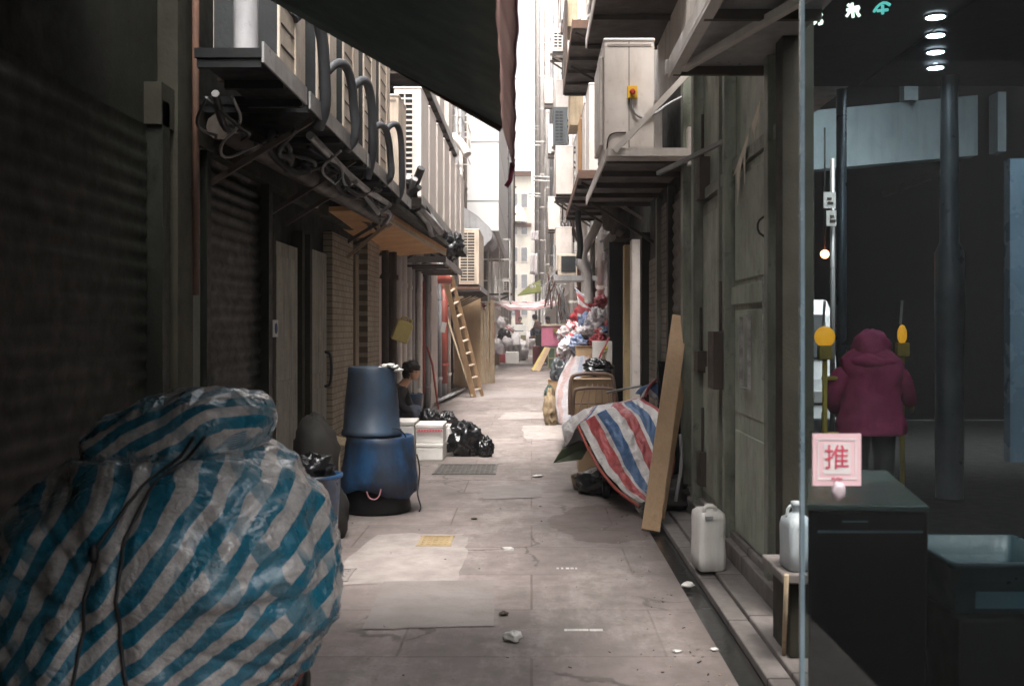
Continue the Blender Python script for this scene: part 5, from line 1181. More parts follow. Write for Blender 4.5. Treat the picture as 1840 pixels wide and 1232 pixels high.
# ================================================================ far pile on the left
def far_box(label, u0, u1, v0, v1, Y, m, d=.5, z0=None, name='box', cat='box'):
    a, b = P(u0, v1, Y), P(u1, v0, Y)
    return single(name, MB().box(a.x, b.x, Y, Y+d, a.z if z0 is None else z0, b.z), m, label, cat, 'things heaped on the left far down the alley', bevel=.02)
far_box('white foam box standing alone on the paving far down the alley', 908, 932, 632, 653, 48, foam, z0=.005, name='foam_box', cat='foam box')
far_box('white foam box on top of the far left heap', 920, 947, 583, 594, 55, foam, name='foam_box', cat='foam box')
far_box('second white foam box under the one on top of the far left heap', 921, 947, 595.5, 606, 55, foam, z0=None, name='foam_box', cat='foam box')
far_box('brown carton at the near end of the far left heap', 884, 897, 636, 655, 46.5, cardboard, z0=.005, name='cardboard_box', cat='cardboard box')
far_box('red plastic box between the brown carton and the lone foam box', 896, 908, 637, 650, 49.5, G('red_box', (.45,.07,.08), dirtamt=.2), z0=.005, name='crate', cat='crate')
far_box('low white counter across the middle of the alley behind the lone foam box', 933, 962, 640, 652, 60, white_pl, z0=.005, name='counter', cat='counter')
far_box('dark red tub between the planks and the white counter', 957, 971, 622, 640, 47, G('dkred_box', (.3,.05,.06), dirtamt=.2), z0=.005, name='crate', cat='crate')
far_box('grey white crate under the double foam boxes', 921, 950, 607, 640, 56, white_wall, z0=.005, name='crate', cat='crate')
far_box('green box near the end of the far left heap', 936, 945, 602, 618, 53, G('olive_box', (.25,.22,.12), dirtamt=.2), z0=.005, name='crate', cat='crate')
far_box('red upright board on the left behind the far heap', 884, 890, 578, 620, 50, G('red_board', (.45,.1,.1), dirtamt=.2), d=.2, z0=.04, name='board', cat='board')
far_box('dark red doorway board far down the left side', 926, 935, 556, 590, 70, G('door_red', (.35,.12,.13), dirtamt=.2), d=.3, z0=.05, name='board', cat='board')
for k, (u0, u1, v0, v1, Y, m_, lab) in enumerate(((893, 908, 570, 592, 54, 'white', 'white sack on top of the far left heap under the striped canopy'), (893, 918, 592, 620, 52, None, 'black garbage bag in the far left heap'), (880, 905, 618, 640, 50, 'white', 'pale bundle low in the far left heap'), (900, 922, 606, 632, 51, 'white', 'white sack right of the black bag in the far heap'),
        (918, 936, 600, 636, 52, 'white', 'tall leaning white sack in the far heap'), (940, 962, 595, 625, 58, 'white', 'pale round sack by the pink box'), (922, 950, 618, 638, 53, 'white', 'flat white bundle in front of the far heap'), (905, 925, 584, 600, 54, 'pink', 'reddish striped bundle on the far left heap'),
        (868, 884, 656, 668, 40, 'red', 'red scraps on the kerb beside the far brown carton'), (952, 964, 590, 606, 57, 'blue', 'bluish bag beside the pink box'))):
    mb = MB(); a = P(u0, v1, Y); b = P(u1, v0, Y); c_ = (a+b)/2; fl = None
    if c_.z < .7: c_.z = max(c_.z, .1); fl = .01
    blob(mb, c_, ((b.x-a.x)/2*1.1, .4, (b.z-a.z)/2*1.15+(.2 if fl else 0)), 80+k, .3, .15, 24, flat=fl)
    mb.uv = {i: (v[2]*2.5+v[0]*2, 0) for i, v in enumerate(mb.v)}
    single('sack' if m_ else 'garbage_bag', mb, cols[m_] if m_ else black_bag, lab, 'sack' if m_ else 'garbage bag', 'things heaped on the left far down the alley')
t = thing('table', 'white folding table under the far left heap', 'table', (-1.45, 53, 0))
MB().box(-2.0, -.5, 51.5, 56, .80, .85).build('tabletop', white_pl, t, bevel=.01)
for x, y in ((-1.9, 51.6), (-.6, 51.6), (-1.9, 55.9), (-.6, 55.9)): MB().box(x-.03, x+.03, y-.03, y+.03, 0, .8).build('leg', galv, t)
# laundry on the far buildings
for k, (u0, u1, v0, v1, Y, m_, lab) in enumerate(((952, 966, 455, 492, 64, 'white', 'white cloth hanging at the far end of the alley'), (953, 968, 415, 430, 62, 'white', 'white banner hanging above the white cloth at the far end'), (952, 962, 512, 524, 50.6, 'white', 'pale cloth hanging behind the olive awning'))):
    a, b = P(u0, v1, Y), P(u1, v0, Y)
    mb = MB().grid(lambda u, v: Vector((a.x+(b.x-a.x)*u, Y+.1*math.sin(u*12), a.z+(b.z-a.z)*v-.1*u*(1-v))), 16, 8); single('laundry', mb, cols[m_], lab, 'laundry', 'cloths hanging at the far end', solid=.01)
    mb = MB().tube([(b.x-.3, Y, b.z), (RX, Y, b.z)], .02); single('laundry_pole', mb, galv, 'pole carrying the '+lab.split(' hanging')[0]+' over the far alley', 'pole')
for k, (u, Y, z) in enumerate(((957, 70, 15), (960, 60, 12.2), (957, 58, 9), (965, 46, 8.2), (962, 75, 18))):
    single('laundry_pole', MB().tube([(PX(u, Y)-.2, Y, z), (RX, Y, z-.05)], .035).tube([(PX(u, Y)-.2, Y+1.2, z), (RX, Y+1.2, z-.05)], .035).beam((PX(u, Y)-.2, Y, z), (PX(u, Y)-.2, Y+1.2, z), .03, .03), pvc, ordn[k]+' pair of pale poles sticking out from the right wall against the sky', 'pole')

t = thing('canopy', 'dark unseen canopy added above the camera to shade the near ground', 'canopy', (.3, 0, 5))  # out of view; added to keep sun and sky off the near paving
MB().box(-.12, 1.3, -4, 8.4, 5.0, 5.05).build('sheet', canvas_green, t); MB().box(1.3, 1.35, -4, 8.4, 4.95, 5.05).build('rail', steel_dark, t)
t = thing('shade_sheet', 'unseen grey sheet added high over the alley to shade the ground', 'sheet', (-.2, 8, 5.8))  # out of view; added to dim the ground around the tubs
MB().grid(lambda u, v: Vector((-1.0+1.6*u, 5.2+5.6*v, 5.85-.15*math.sin(PI*u)+.05*N(u*4, v*6))), 12, 24).build('sheet', MATS['pvc_grey'], t, solid=.006)
MB().tube([(LX, 5.6, 5.95), (RX, 5.6, 5.95)], .012).tube([(LX, 8, 5.95), (RX, 8, 5.95)], .012).tube([(LX, 10.4, 5.95), (RX, 10.4, 5.95)], .012).build('rope', black_cable, t)
# ================================================================ people
skin_m = G('skin', (.48,.27,.18), (.42,.23,.15), dirtamt=0, rough=.5, bump=0)
hair_m = G('hair', (.02,.016,.014), dirtamt=0, rough=.55, bump=.6, bscale=80)
cloth_black = G('cloth_black', (.022,.024,.026), (.015,.016,.018), dirtamt=0, rough=.85)
jeans = G('jeans', (.05,.06,.085), (.035,.04,.06), dirtamt=0, rough=.85)
def person_sit(label, base, rz=0, torso=cloth_black, legs=jeans, hair=hair_m, scale=1, stool=True, detail=True, lean=.22):
    """sits facing +X; base on the ground under the hips"""
    t = thing('person', label, 'person', (0,0,0)); X = lambda x, y, z: (x, y, z)
    hip = .34
    V = [(0,0,hip,.12), (.03,0,hip+.16,.125), (.09+lean*.3,0,hip+.36,.13), (.12+lean*.5,0,hip+.47,.075), (.15+lean*.6,0,hip+.53,.05), (.19+lean*.7,0,hip+.61,.075), (.20+lean*.7,0,hip+.70,.088)]
    E = [(0,1),(1,2),(2,3),(3,4),(4,5),(5,6)]
    for s in (-1, 1):
        n = len(V); hx = .42; V += [(.05,s*.09,hip-.01,.085), (hx,s*.12,hip+.12,.062), (hx+.02,s*.12,.20,.05), (hx-.02,s*.12,.06,.04), (hx+.14,s*.13,.03,.035)]
        E += [(0,n),(n,n+1),(n+1,n+2),(n+2,n+3),(n+3,n+4)]
        n = len(V); V += [(.10+lean*.35,s*.17,hip+.38,.06), (.18+lean*.35,s*.20,hip+.15,.045), (.36+lean*.4,s*.12,hip+.06,.034), (.42+lean*.4,s*.10,hip+.04,.027)]
        E += [(2,n),(n,n+1),(n+1,n+2),(n+2,n+3)]
        # palm and five bent fingers, the thumb off the side
        m0 = len(V); hx2, hy2, hz2 = .42+lean*.4, s*.10, hip+.04
        V += [(hx2+.045, hy2, hz2-.01, (.035,.018))]; E += [(m0-1, m0)]
        for q in range(4):
            k0 = len(V); fy = hy2+(q-1.5)*.019; L = (.036,.042,.04,.03)[q]
            V += [(hx2+.08, fy, hz2-.015, .009), (hx2+.08+L, fy, hz2-.04, .008)]; E += [(m0, k0), (k0, k0+1)]
        k0 = len(V); V += [(hx2+.055, hy2-s*.042, hz2-.01, .010), (hx2+.085, hy2-s*.05, hz2-.03, .008)]; E += [(m0, k0), (k0, k0+1)]
    skin('body', V, E, skin_m, t, 1).location = (0,0,0)
    hx, hz = .20+lean*.7, hip+.66
    f = MB(); blob(f, (hx+.03, 0, hz-.02), (.08, .066, .1), 3, .02, .0, 20); f.lathe([(0,-.0),(.012,0),(.016,.03),(0,.045)], (hx+.105, 0, hz-.03), 10)
    for s in (-1, 1): f.lathe([(0,0),(.02,.004),(.024,.012),(0,.016)], (hx-.0, s*.078, hz-.01), 10, sy=.5)
    o = f.build('face', skin_m, t); o.location = (0,0,0)
    if detail:
        e = MB()
        for s in (-1, 1): e.obox((hx+.103, s*.032, hz+.012), (.01, .024, .01)); e.obox((hx+.1, s*.032, hz+.034), (.012, .034, .006))
        e.obox((hx+.1, 0, hz-.062), (.012, .04, .008)); e.build('features', hair_m, t).location = (0,0,0)
    hb = MB(); blob(hb, (hx-.01, 0, hz+.045), (.125, .112, .105), 12, .16, .12, 30, sharp=4); blob(hb, (hx-.06, 0, hz-.04), (.07, .085, .09), 14, .15, .1, 18)
    hb.build('hair', hair, t).location = (0,0,0)
    # clothing
    T = [(0,0,hip+.0,.15), (.03,0,hip+.16,.155), (.09+lean*.3,0,hip+.34,.16), (.12+lean*.45,0,hip+.44,.09)]; TE = [(0,1),(1,2),(2,3)]
    for s in (-1, 1):
        n = len(T); T += [(.10+lean*.35,s*.17,hip+.38,.082), (.18+lean*.35,s*.205,hip+.15,.064), (.30+lean*.4,s*.15,hip+.09,.052)]; TE += [(2,n),(n,n+1),(n+1,n+2)]
    skin('jacket', T, TE, torso, t, 2).location = (0,0,0)
    T = [(0,0,hip-.02,.14)]; TE = []
    for s in (-1, 1):
        n = len(T); hx_ = .42; T += [(.06,s*.09,hip-.0,.1), (hx_,s*.12,hip+.12,.08), (hx_+.02,s*.12,.2,.066), (hx_-.0,s*.12,.10,.06)]; TE += [(0,n),(n,n+1),(n+1,n+2),(n+2,n+3)]
    skin('trousers', T, TE, legs, t, 2).location = (0,0,0)
    sh = MB()
    for s in (-1, 1): blob(sh, (.46, s*.125, .035), (.13, .045, .05), 3, .05, .02, 16, flat=.002)
    sh.build('shoes', black_paint, t).location = (0,0,0)
    t.location = base; t.rotation_euler = (0, 0, rz); t.scale = (scale,)*3
    return t
p1 = person_sit('person with dark hair in a black top sitting low behind the blue tubs', (-2.04, 15.1, 0), rz=-.12, lean=.2)
t = thing('stool', 'low dark stool under the seated person', 'stool', (-2.04, 15.1, 0))
MB().box(-2.17, -1.9, 14.97, 15.23, .17, .2).build('seat', timber_dark, t)
for x, y in ((-2.15, 14.99), (-1.92, 14.99), (-2.15, 15.21), (-1.92, 15.21)): MB().box(x-.015, x+.015, y-.015, y+.015, .002, .17).build('leg', timber_dark, t)
brown_c = G('cloth_brown', (.18,.09,.08), dirtamt=0); dk = G('cloth_dark', (.08,.06,.06), dirtamt=0)
for k, (u, v, Y, rz, tor, lab) in enumerate(((972, 567, 50, 2.6, brown_c, 'person in a maroon top behind the left end of the pink box'), (992, 571, 47, -2.2, dk, 'person in dark clothes behind the pink box'), (931, 571, 62, -1.2, dk, 'tiny person in dark clothes by the dark red doorway board'))):
    p = person_sit(lab, (PX(u, Y), Y, PZ(v, Y)-1.08), rz=rz, torso=tor, detail=False)
    st = MB().box(p.location.x-.25, p.location.x+.25, Y-.25, Y+.25, .004, p.location.z+.2); single('box_seat', st, timber_dark, 'dark box that the '+['maroon figure', 'dark figure', 'tiny far figure'][k]+' sits on far down the alley', 'box')

# ================================================================ glass door zone at the right
GY = 3.2
t = thing('glass_door', 'tall frameless glass door standing at the right edge with a push sign on it', 'glass door', (1.3, GY, 0))
MB().box(PX(1446, GY), 2.15, GY, GY+.010, .06, 3.2).build('pane', glassy('door_glass', (.80,.86,.88)), t)
MB().box(PX(1438, GY), PX(1446, GY)-.001, GY-.004, GY+.014, .06, 3.2).build('edge', G('glass_edge', (.16,.22,.26), (.1,.15,.18), dirtamt=.3, rough=.25), t)
MB().box(PX(1438, GY), 2.15, GY-.02, GY+.03, .005, .055).build('bottom_rail', galv, t)
sg = thing('sign', 'small pink and white square push sign stuck on the glass door', 'sign', (PX(1503, GY-.02), GY-.02, PZ(825, GY)))
a, b = P(1460, 872, GY-.02), P(1547, 779, GY-.02)
MB().box(a.x, b.x, GY-.022, GY-.014, a.z, b.z).build('plate', G('sign_pink', (.72,.5,.53), (.68,.46,.5), dirtamt=.05, rough=.4, bump=0), sg)
redm = G('sign_red', (.55,.07,.12), dirtamt=0, bump=0); wh = G('sign_white', (.8,.74,.74), dirtamt=0, bump=0)
def frame_rect(x0, x1, z0, z1, w, y, m, name, root):
    MB().box(x0, x1, y-.001, y, z0, z0+w).box(x0, x1, y-.001, y, z1-w, z1).box(x0, x0+w, y-.001, y, z0+w, z1-w).box(x1-w, x1, y-.001, y, z0+w, z1-w).build(name, m, root)
MB().box(a.x+.032, b.x-.032, GY-.0235, GY-.0222, a.z+.035, b.z-.028).build('white_field', wh, sg)
frame_rect(a.x+.014, b.x-.014, a.z+.018, b.z-.014, .005, GY-.0226, wh, 'border', sg)
def text(body, name, loc, size, m, root, rot=(PI/2, 0, 0), ext=.001, sx=1):
    cu = bpy.data.curves.new(name, 'FONT'); cu.body = body; cu.size = size; cu.extrude = ext; cu.align_x = 'CENTER'; cu.align_y = 'CENTER'
    o = bpy.data.objects.new(name, cu); C.objects.link(o); bpy.context.view_layer.update()
    me = bpy.data.meshes.new_from_object(o); bpy.data.objects.remove(o)
    me.materials.clear(); me.materials.append(m)
    o = bpy.data.objects.new(name, me); C.objects.link(o); o.rotation_euler = rot; o.scale = (sx, 1, 1)
    if root is not None: o.parent = root; o.location = Vector(loc)-root.location
    else: o.location = loc
    return o
text('推', 'character', (PX(1503, GY-.02), GY-.0245, PZ(822, GY)), .078, redm, sg)
text('PUSH', 'lettering', (PX(1503, GY-.02), GY-.0245, PZ(858, GY)), .014, redm, sg)
hk = MB(); blob(hk, P(1507, 882, GY-.03), (.022, .015, .028), 5, .15, .1, 16); single('suction_hook', hk, G('hook_pink', (.6,.5,.55), dirtamt=.1, rough=.3), 'small pale hook stuck on the glass just below the push sign', 'hook')
single('door_frame', MB().box(PX(1815, 3.9), PX(1843, 3.9), 3.9, 3.95, PZ(830, 3.9), PZ(285, 3.9)), G('frame_blue', (.09,.14,.19), (.07,.11,.15), dirtamt=.3, rough=.3), 'bluish metal frame strip at the far right edge behind the glass', 'frame')
t = thing('crate_stack', 'big black boxy cabinet with a greenish glass top behind the glass door', 'cabinet', (1.15, 3.8, 0))
gx0, gx1 = PX(1452, 3.5), PX(1660, 3.5); gz_ = PZ(906, 3.5)
cq = [(gx0, 3.5), (gx1, 3.46), (gx1+.15, 4.32), (gx0+.235, 4.38)]
MB().prism([(x, y, .01) for x, y in cq], (0, 0, gz_-.03)).build('body', darkened, t, bevel=.01)
cm = (sum(q[0] for q in cq)/4, sum(q[1] for q in cq)/4)
MB().prism([(cm[0]+(x-cm[0])*1.02, cm[1]+(y-cm[1])*1.015, gz_-.018) for x, y in cq], (0, 0, .02)).build('top', G('cabinet_top', (.06,.1,.088), (.035,.06,.053), dirtamt=.4, rough=.12), t, bevel=.004)
MB().box(gx0+.02, gx1-.02, 3.452, 3.456, gz_-.085, gz_-.078).box(gx0+.1, gx1-.2, 3.452, 3.456, gz_-.05, gz_-.046).build('trim_line', G('trim_blue', (.08,.14,.16), dirtamt=0), t)
bpy.data.objects['crate_stack'].name = 'cabinet'
teal_c = G('teal_crate', (.022,.065,.08), (.016,.05,.06), dirtamt=.3, rough=.4)
t = thing('plastic_basket', 'teal plastic basket on a dark box at the lower right corner', 'basket', (1.6, 3.6, .6))
x0, x1 = PX(1712, 3.5), PX(1712, 3.5)+.42; z0, z1 = PZ(1110, 3.5), PZ(1012, 3.5)
rg = [tr(rrect(w, d, .03, z), (x0+x1)/2, 3.75, z0, 0) for w, d, z in ((.36,.4,0), (.40,.46,z1-z0-.02), (.43,.49,z1-z0-.018), (.43,.49,z1-z0), (.40,.46,z1-z0), (.36,.42,.03))]
rloft(rg).build('body', teal_c, t)
MB().box(x0+.08, x1-.02, 3.508, 3.512, z0+.03, z0+.085).build('label_plate', G('teal_light', (.07,.17,.21), dirtamt=.2), t)
single('dark_box', MB().box(x0+.02, x1+.2, 3.5, 4.1, .005, z0-.003), black_paint, 'dark box carrying the teal basket', 'box', bevel=.01)
# made-up passage in place of the reflected street : ceiling, back wall, far side
t = thing('building', 'dark passage building added behind the glass door for the reflected street', 'building', (5, 10, 0))
MB().box(3.22, 9, -3, 10.4, 3.98, 4.035).box(RX+.08, 3.2, 5.7, 10.4, 3.98, 4.03).build('ceiling', darkened, t)  # near run of the ceiling added to darken the passage
MB().box(2.7, 9, 13.2, 18.5, 6.2, 6.3).build('roof', darkened, t)  # unseen roof added to block the sky over the passage
MB().box(9, 9.3, -5, 19, 0, 10.5).build('side_wall', darkened, t)
MB().box(2.65, 9, 18.5, 18.8, 0, 10.5).build('back_wall', darkened, t)
MB().box(2.62, 2.68, 11.2, 18.5, 0, 4.0).build('inner_wall', darkened, t)
lampm = emis('lamp_white', (.85, .95, 1), 9)
for k, (v, Y) in enumerate(((32, 8.0), (65, 8.5), (95, 9.0), (123, 9.5))):
    t = thing('ceiling_light', ordn[k]+' round lit ceiling lamp in the dark passage, counted from the top', 'ceiling light', (PX(1681, Y), Y, 3.95), 'round lamps in a row')
    z = PZ(v, Y); MB().lathe([(0,0),(.068,0),(.068,.012),(0,.012)], (PX(1681, Y), Y, z), 24).build('diffuser', lampm, t); MB().lathe([(.072,0),(.085,-.004),(.085,.02),(.072,.02)], (PX(1681, Y), Y, z), 24).lathe([(.02,.02),(.02,3.98-z)], (PX(1681, Y), Y, z), 10).build('ring', galv, t)
t = thing('fascia_board', 'long pale blue grey fascia board spanning the dark background behind the glass', 'fascia', (5, 15, 4.4))
Y0, Y1 = 14.0, 15.2
a0, a1, b0, b1 = P(1446, 306, Y0), P(1446, 200, Y0), P(1757, 279, Y1), P(1757, 171, Y1)
MB().prism([a0, b0, b1, a1], (0, .3, 0)).build('board', G('fascia_pale', (.2,.25,.27), (.17,.215,.235), dirtamt=.25), t)
c0, c1, d0, d1 = P(1793, 272, Y1), P(1793, 165, Y1), P(1808, 272, Y1), P(1808, 165, Y1)
MB().prism([c0, d0, d1, c1], (0, .3, 0)).build('board', MATS['fascia_pale'], t)
for X_ in (a0.x+.4, b0.x-.3): MB().box(X_, X_+.08, 15.3, 18.5, a0.z+.2, a0.z+.3).build('bracket', steel_dark, t)
a, b = P(1625, 180, 14.6), P(1650, 138, 14.6); single('junction_box', MB().box(a.x, b.x, 14.6, 14.8, a.z, b.z).box(a.x+.02, b.x-.02, 14.59, 14.6, (a.z+b.z)/2-.01, (a.z+b.z)/2), MATS['fascia_pale'], 'small pale box standing on top of the fascia board', 'box')
t = thing('street_pole', 'thick grey pole with a wider sleeve near its foot, below the row of lamps', 'pole', (PX(1705, 10), 10, 0))
x = PX(1706, 10)
MB().lathe([(.10, PZ(545, 10)-1.6), (.135, PZ(545, 10)), (.135, PZ(455, 10)), (.09, PZ(435, 10)), (.085, PZ(300, 10)), (.075, PZ(125, 10))], (x, 10, 0), 24).lathe([(.13, 0), (.13, PZ(545, 10))], (x, 10, 0), 24).build('shaft', G('pole_grey', (.16,.18,.195), (.1,.115,.13), dirtamt=.3, rough=.4, metal=.3), t)
single('street_pole', MB().tube([(PX(1512, 10.5), 10.5, 0), (PX(1512, 10.5), 10.5, 5.5 if 0 else 3.97)], .05, 14), G('pole_blue', (.13,.17,.2), (.1,.13,.155), dirtamt=.2, rough=.35, metal=.4), 'slim bluish pole, standing in for a reflected mullion, rising behind the pink jacket', 'pole')  # pole takes the place of a mullion reflected in the glass
t = thing('sign_post', 'thin post carrying two small white plates behind the slim bluish pole', 'sign post', (PX(1495, 12), 12, 0))
MB().tube([(PX(1496, 12), 12, 0), (PX(1496, 12), 12, PZ(285, 12))], .03).build('post', galv, t)
for k, (v0, v1, u0, u1) in enumerate(((345, 374, 1480, 1502), (378, 406, 1485, 1506))):
    a, b = P(u0, v1, 11.9), P(u1, v0, 11.9); f = MB().box(a.x, b.x, 11.9, 11.92, a.z, b.z).build('plate', tag_m, t)
    MB().box(a.x+.04, b.x-.03, 11.89, 11.899, a.z+.05, a.z+.07).box(a.x+.04, b.x-.05, 11.89, 11.899, a.z+.1, a.z+.12).build('marking', steel_dark, f)
t = thing('lamp', 'small glowing orange lamp between the glass edge and the thin post', 'lamp', P(1482, 457, 12.5))
mb = MB(); blob(mb, P(1482, 457, 12.5), (.045, .045, .045), 1, 0, 0, 14); mb.build('bulb', emis('orange_glow', (1, .22, .06), 5), t)
c = P(1482, 457, 12.5); MB().tube([(c.x, c.y, c.z+.04), (c.x, c.y, 3.97)], .012).build('stem', black_paint, t)
# neon writing (mirrored strokes)
neon = emis('neon_cream', (.75, .9, .7), .35); neon2 = emis('neon_teal', (.1, .45, .4), .22)
def neon_sign(u, v, s, strokes, m, label):
    t = thing('neon_sign', label, 'neon sign', P(u, v, 7.5), 'neon characters'); mb = MB()
    for st in strokes: mb.tube([P(u+x*s, v+y*s, 7.5) for x, y in st], .011, 6, smoothcurve=1)
    mb.build('tubing', m, t); MB().beam(P(u, v-12, 7.52), (P(u, v, 7.5).x, 7.52, 3.97), .012, .012).build('hanger', black_paint, t)
neon_sign(1462, 33, 1.1, [[(-14,-2),(-8,-8),(0,-4),(-4,2),(-10,8),(-16,4)], [(0,-8),(3,-10),(4,6),(0,10),(-3,4)], [(7,-6),(14,-8),(10,0),(15,8),(8,10)]], neon, 'cream neon character nearest the glass door edge')
neon_sign(1462, 14, 1.1, [[(-15,0),(15,-2)], [(-6,-6),(-4,6)], [(6,-6),(5,6)], [(-12,5),(12,3)]], neon2, 'small teal neon strokes above the nearest cream character')
neon_sign(1533, 20, 1, [[(-10,-12),(-2,-4),(-8,4),(-12,10)], [(-2,-14),(0,12)], [(2,-6),(12,-8),(6,2),(12,10)], [(-12,-2),(10,0)]], neon, 'second cream neon character along the row')
neon_sign(1586, 16, 1, [[(-16,6),(-8,-6),(4,-12),(14,-6)], [(-10,4),(10,2)], [(0,-6),(0,10)]], neon2, 'teal neon roof shaped stroke third along the row')
# amber beacons on a barrier
amber = emis('amber_lens', (.75, .34, .02), .12)
yel = G('beacon_yellow', (.5,.38,.06), dirtamt=.3)
def beacon(label, u, v, Y, rw, rz):
    t = thing('beacon', label, 'beacon', (PX(u, Y), Y, 0), 'amber warning beacons'); c = P(u, v, Y)
    l = MB().lathe([(0,-.035),(.05,-.032),(.082,-.015),(.088,0),(.082,.015),(.05,.032),(0,.035)], (0,0,0), 24, axis='y').build('lens', amber, t)
    l.location = c-t.location; l.rotation_euler = (0, 0, rz)
    MB().obox((c.x, c.y, c.z-.13), (.11, .09, .12)).build('housing', yel, t, bevel=.012)
    MB().tube([(c.x, c.y, c.z-.19), (c.x, c.y, .02)], .022).lathe([(0,.0),(.13,.0),(.10,.03),(0,.04)], (c.x, c.y, .0), 16).build('post', yel, t)
    MB().beam((c.x-.015, c.y, c.z+.09), (c.x-.0, c.y, c.z+.3), .02, .01).build('handle', galv, t)
beacon('amber beacon facing the camera left of the pink jacket', 1482, 605, 8.8, 1, 0)
beacon('amber beacon turned edge on, right of the pink hood', 1621, 601, 9.3, .5, 1.05)
single('barrier_rail', MB().tube([(PX(1482, 8.8), 8.86, PZ(680, 8.8)), (PX(1621, 9.3), 9.36, PZ(680, 9.3))], .018).tube([(PX(1482, 8.8), 8.86, PZ(780, 8.8)), (PX(1621, 9.3), 9.36, PZ(780, 9.3))], .018).box(PX(1482, 8.8)-.01, PX(1482, 8.8)+.01, 8.85, 8.87, 0, .9), yel, 'yellow tube rail joining the two amber beacons', 'barrier')
# van
t = thing('parked_van', 'white van seen in part beyond the amber beacon behind the glass', 'van', (3.6, 13, 0))
vx0, vx1 = PX(1400, 13), PX(1506, 13)
vp = [(0, .35), (0, 1.0), (.06, 1.25), (.22, 1.85), (.5, 2.02), (4.2, 2.05), (4.3, 1.9), (4.3, .35)]
vtop = PZ(532, 13)
vp = [(y*.9, z*(vtop/2.05)) for y, z in vp]
b_ = MB(); b_.prism([(vx1-1.75, 13+y, z) for y, z in vp], (1.75, 0, 0)); b_.build('body', G('van_white', (.62,.64,.66), dirtamt=.15, rough=.25), t, bevel=.05, segs=3)
MB().prism([(vx1-1.6, 12.99+y, z*vtop/2.05) for y, z in ((.045, 1.28), (.185, 1.82))]+[(vx1-.12, 12.99+.185, 1.82*vtop/2.05), (vx1-.12, 12.99+.045, 1.28*vtop/2.05)], (0, -.012, 0)).build('windscreen', glass_dark, t)
MB().box(vx1-.02, vx1+.006, 13.4, 14.6, 1.1, 1.6).build('side_window', glass_dark, t)
MB().box(vx1-1.7, vx1-.05, 12.9, 13.0, .3, .5).build('bumper', black_paint, t, bevel=.02)
for x in (vx1-1.6, vx1-.3): MB().box(x, x+.22, 12.975, 13.0, .68, .84).build('headlight', galv, t, bevel=.02)
for x in (vx1-1.72, vx1-.2):
    for y in (13.8, 16.1): MB().lathe([(0,0),(.2,0),(.32,.02),(.33,.1),(.32,.19),(0,.19)], (x, y, .335), 24, axis='x').build('wheel', black_paint, t)
# person in the pink jacket, from behind
pj = G('pink_jacket', (.46,.055,.16), (.34,.04,.115), scale=6, dirtamt=.3, dirt=(.08,.01,.03), rough=.8, bump=1., bscale=9)
py = 9.0; px_ = PX(1565, py)
t = thing('person', 'person in a hooded pink jacket and dark trousers, seen from behind', 'person', (px_, py, 0))
zt = PZ(602, py)
V = [(px_,py,.86,.13), (px_,py,1.05,.13), (px_-.01,py,zt-.38,.15), (px_,py+.02,zt-.24,.06), (px_,py+.03,zt-.14,.085), (px_,py+.03,zt-.06,.085)]; E = [(0,1),(1,2),(2,3),(3,4),(4,5)]
for s in (-1, 1):
    n = len(V); V += [(px_+s*.1,py,.82,.085), (px_+s*.1,py,.45,.06), (px_+s*.11,py,.08,.04), (px_+s*.11,py+.12,.04,.04)]; E += [(0,n),(n,n+1),(n+1,n+2),(n+2,n+3)]
hands = {}
for s, el, ha in ((-1, (px_-.33, py+.02, zt-.52), (px_-.22, py+.2, zt-.70)), (1, (px_+.33, py+.05, zt-.52), (px_+.42, py+.22, zt-.60))):
    n = len(V); V += [(px_+s*.2,py,zt-.30,.07), (*el,.055), (*ha,.03)]; E += [(2,n),(n,n+1),(n+1,n+2)]
    d = (Vector(ha)-Vector(el)).normalized(); m0 = len(V); q = Vector(ha)+d*.06; V += [(*q,(.035,.02))]; E += [(n+2, m0)]
    for j in range(4):
        k0 = len(V); sd = Vector((0,0,1))*(j-1.5)*.02; V += [(*(q+d*.04+sd), .010), (*(q+d*(.07+.01*(j % 2))+sd), .008)]; E += [(m0, k0), (k0, k0+1)]
    k0 = len(V); V += [(*(q+Vector((0,0,.045))), .011), (*(q+d*.03+Vector((0,0,.06))), .009)]; E += [(m0, k0), (k0, k0+1)]
skin('body', V, E, skin_m, t, 1)
J = MB()
rings = []
for z, rx, ry, ox in ((PZ(780, py), .30, .2, 0), (PZ(776, py), .305, .205, 0), (PZ(745, py), .28, .19, 0), (PZ(715, py), .245, .175, .0), (PZ(690, py), .245, .175, .01), (PZ(665, py), .275, .18, .01), (PZ(645, py), .26, .16, .005), (PZ(632, py), .19, .135, 0), (PZ(624, py), .13, .11, 0)): rings.append(((px_+ox, py, z), rx, ry))
rr_ = []
for (c0, a0, b0), (c1, a1, b1) in zip(rings, rings[1:]):
    for q in range(4): f = q/4; rr_.append(((c0[0]+(c1[0]-c0[0])*f, c0[1]+.0, c0[2]+(c1[2]-c0[2])*f), a0+(a1-a0)*f, b0+(b1-b0)*f))
rr_.append(rings[-1])
J.loft(rr_, 56, fold=.13, seed=3)
J.build('jacket', pj, t, sub=1)
S = [(px_-.2,py,zt-.27,.10), (px_-.30,py+.0,zt-.42,.09), (px_-.33,py+.02,zt-.53,.082), (px_-.25,py+.16,zt-.66,.06)]
skin('sleeve', S, [(0,1),(1,2),(2,3)], pj, t, 2)
S = [(px_+.2,py,zt-.27,.10), (px_+.29,py+.02,zt-.42,.088), (px_+.33,py+.05,zt-.53,.08), (px_+.40,py+.18,zt-.59,.06)]
skin('sleeve', S, [(0,1),(1,2),(2,3)], pj, t, 2)
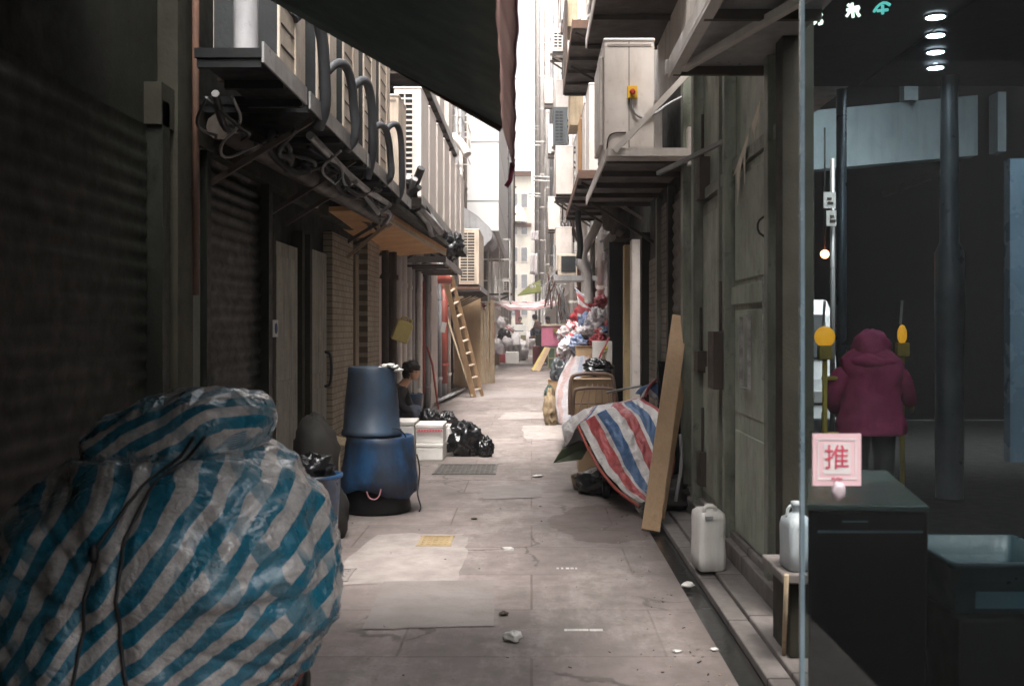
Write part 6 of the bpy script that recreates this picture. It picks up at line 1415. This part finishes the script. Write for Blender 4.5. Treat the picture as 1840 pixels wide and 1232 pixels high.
hd = MB(); blob(hd, (px_, py+.02, zt-.12), (.155, .16, .155), 6, .08, .05, 30, sharp=1.6); blob(hd, (px_-.0, py-.03, zt-.22), (.2, .15, .09), 7, .12, .05, 30)
hd.build('hood', pj, t)
tr_ = MB()
for s in (-1, 1): tr_.loft([((px_+s*.11, py, .06), .075, .085), ((px_+s*.11, py, .5), .085, .095), ((px_+s*.1, py, .9), .12, .13)], 20, fold=.05, seed=s+2)
tr_.build('trousers', cloth_black, t)
sh = MB()
for s in (-1, 1): blob(sh, (px_+s*.11, py+.05, .04), (.055, .14, .06), 4, .05, .02, 16, flat=.0)
sh.build('shoes', black_paint, t)
# ================================================================ the air of the alley
hz = bpy.data.materials.new('haze'); hz.use_nodes = True; nt = hz.node_tree; nt.nodes.clear()
ho = nt.nodes.new('ShaderNodeOutputMaterial'); hv = nt.nodes.new('ShaderNodeVolumePrincipled')
hv.inputs['Color'].default_value = (.95, .9, .9, 1); hv.inputs['Density'].default_value = .0022; hv.inputs['Anisotropy'].default_value = .3
nt.links.new(hv.outputs[0], ho.inputs['Volume'])
h_o = MB().box(-40, 40, -40, 150, -2, 75).build('haze', hz); h_o['kind'] = 'stuff'
# ================================================================ camera, sky, sun
cam = bpy.data.cameras.new('camera'); co = bpy.data.objects.new('camera', cam); C.objects.link(co)
co.location = (0, 0, CZ); co.rotation_euler = (PI/2, 0, 0)
cam.sensor_width = 36; cam.lens = F/1840*36; cam.shift_x = -35/1840; cam.shift_y = -26/1840; cam.clip_end = 3000; cam.clip_start = .05
cam.dof.use_dof = True; cam.dof.focus_distance = 12; cam.dof.aperture_fstop = 4.5
sc = bpy.context.scene; sc.camera = co
w = bpy.data.worlds.new('World'); sc.world = w; w.use_nodes = True; nt = w.node_tree
bg = nt.nodes['Background']; sky = nt.nodes.new('ShaderNodeTexSky'); sky.sky_type = 'NISHITA'; sky.sun_disc = False
EL, AZ = math.radians(66), math.radians(180)   # sun behind the camera, high above the alley
sky.sun_elevation = EL; sky.sun_rotation = AZ; sky.dust_density = 4; sky.air_density = 1.0; sky.ozone_density = .6
hs = nt.nodes.new('ShaderNodeHueSaturation'); hs.inputs['Saturation'].default_value = .25; nt.links.new(sky.outputs[0], hs.inputs['Color'])
tint = mixc(nt, 1., hs.outputs[0], (1.0, .985, .95), 'MULTIPLY')
nt.links.new(tint, bg.inputs['Color']); bg.inputs['Strength'].default_value = .15
sl = bpy.data.lights.new('sun', 'SUN'); so = bpy.data.objects.new('sun', sl); C.objects.link(so)
sl.energy = 1.3; sl.angle = math.radians(28); sl.color = (1, .945, .9)
so.rotation_euler = (Vector((.02, math.cos(EL), -math.sin(EL)))).to_track_quat('-Z', 'Y').to_euler()
vs_ = sc.view_settings; vs_.view_transform = 'Standard'; vs_.look = 'None'; vs_.gamma = 1; vs_.exposure = 2.85
sc.cycles.max_bounces = 8; sc.cycles.transparent_max_bounces = 12
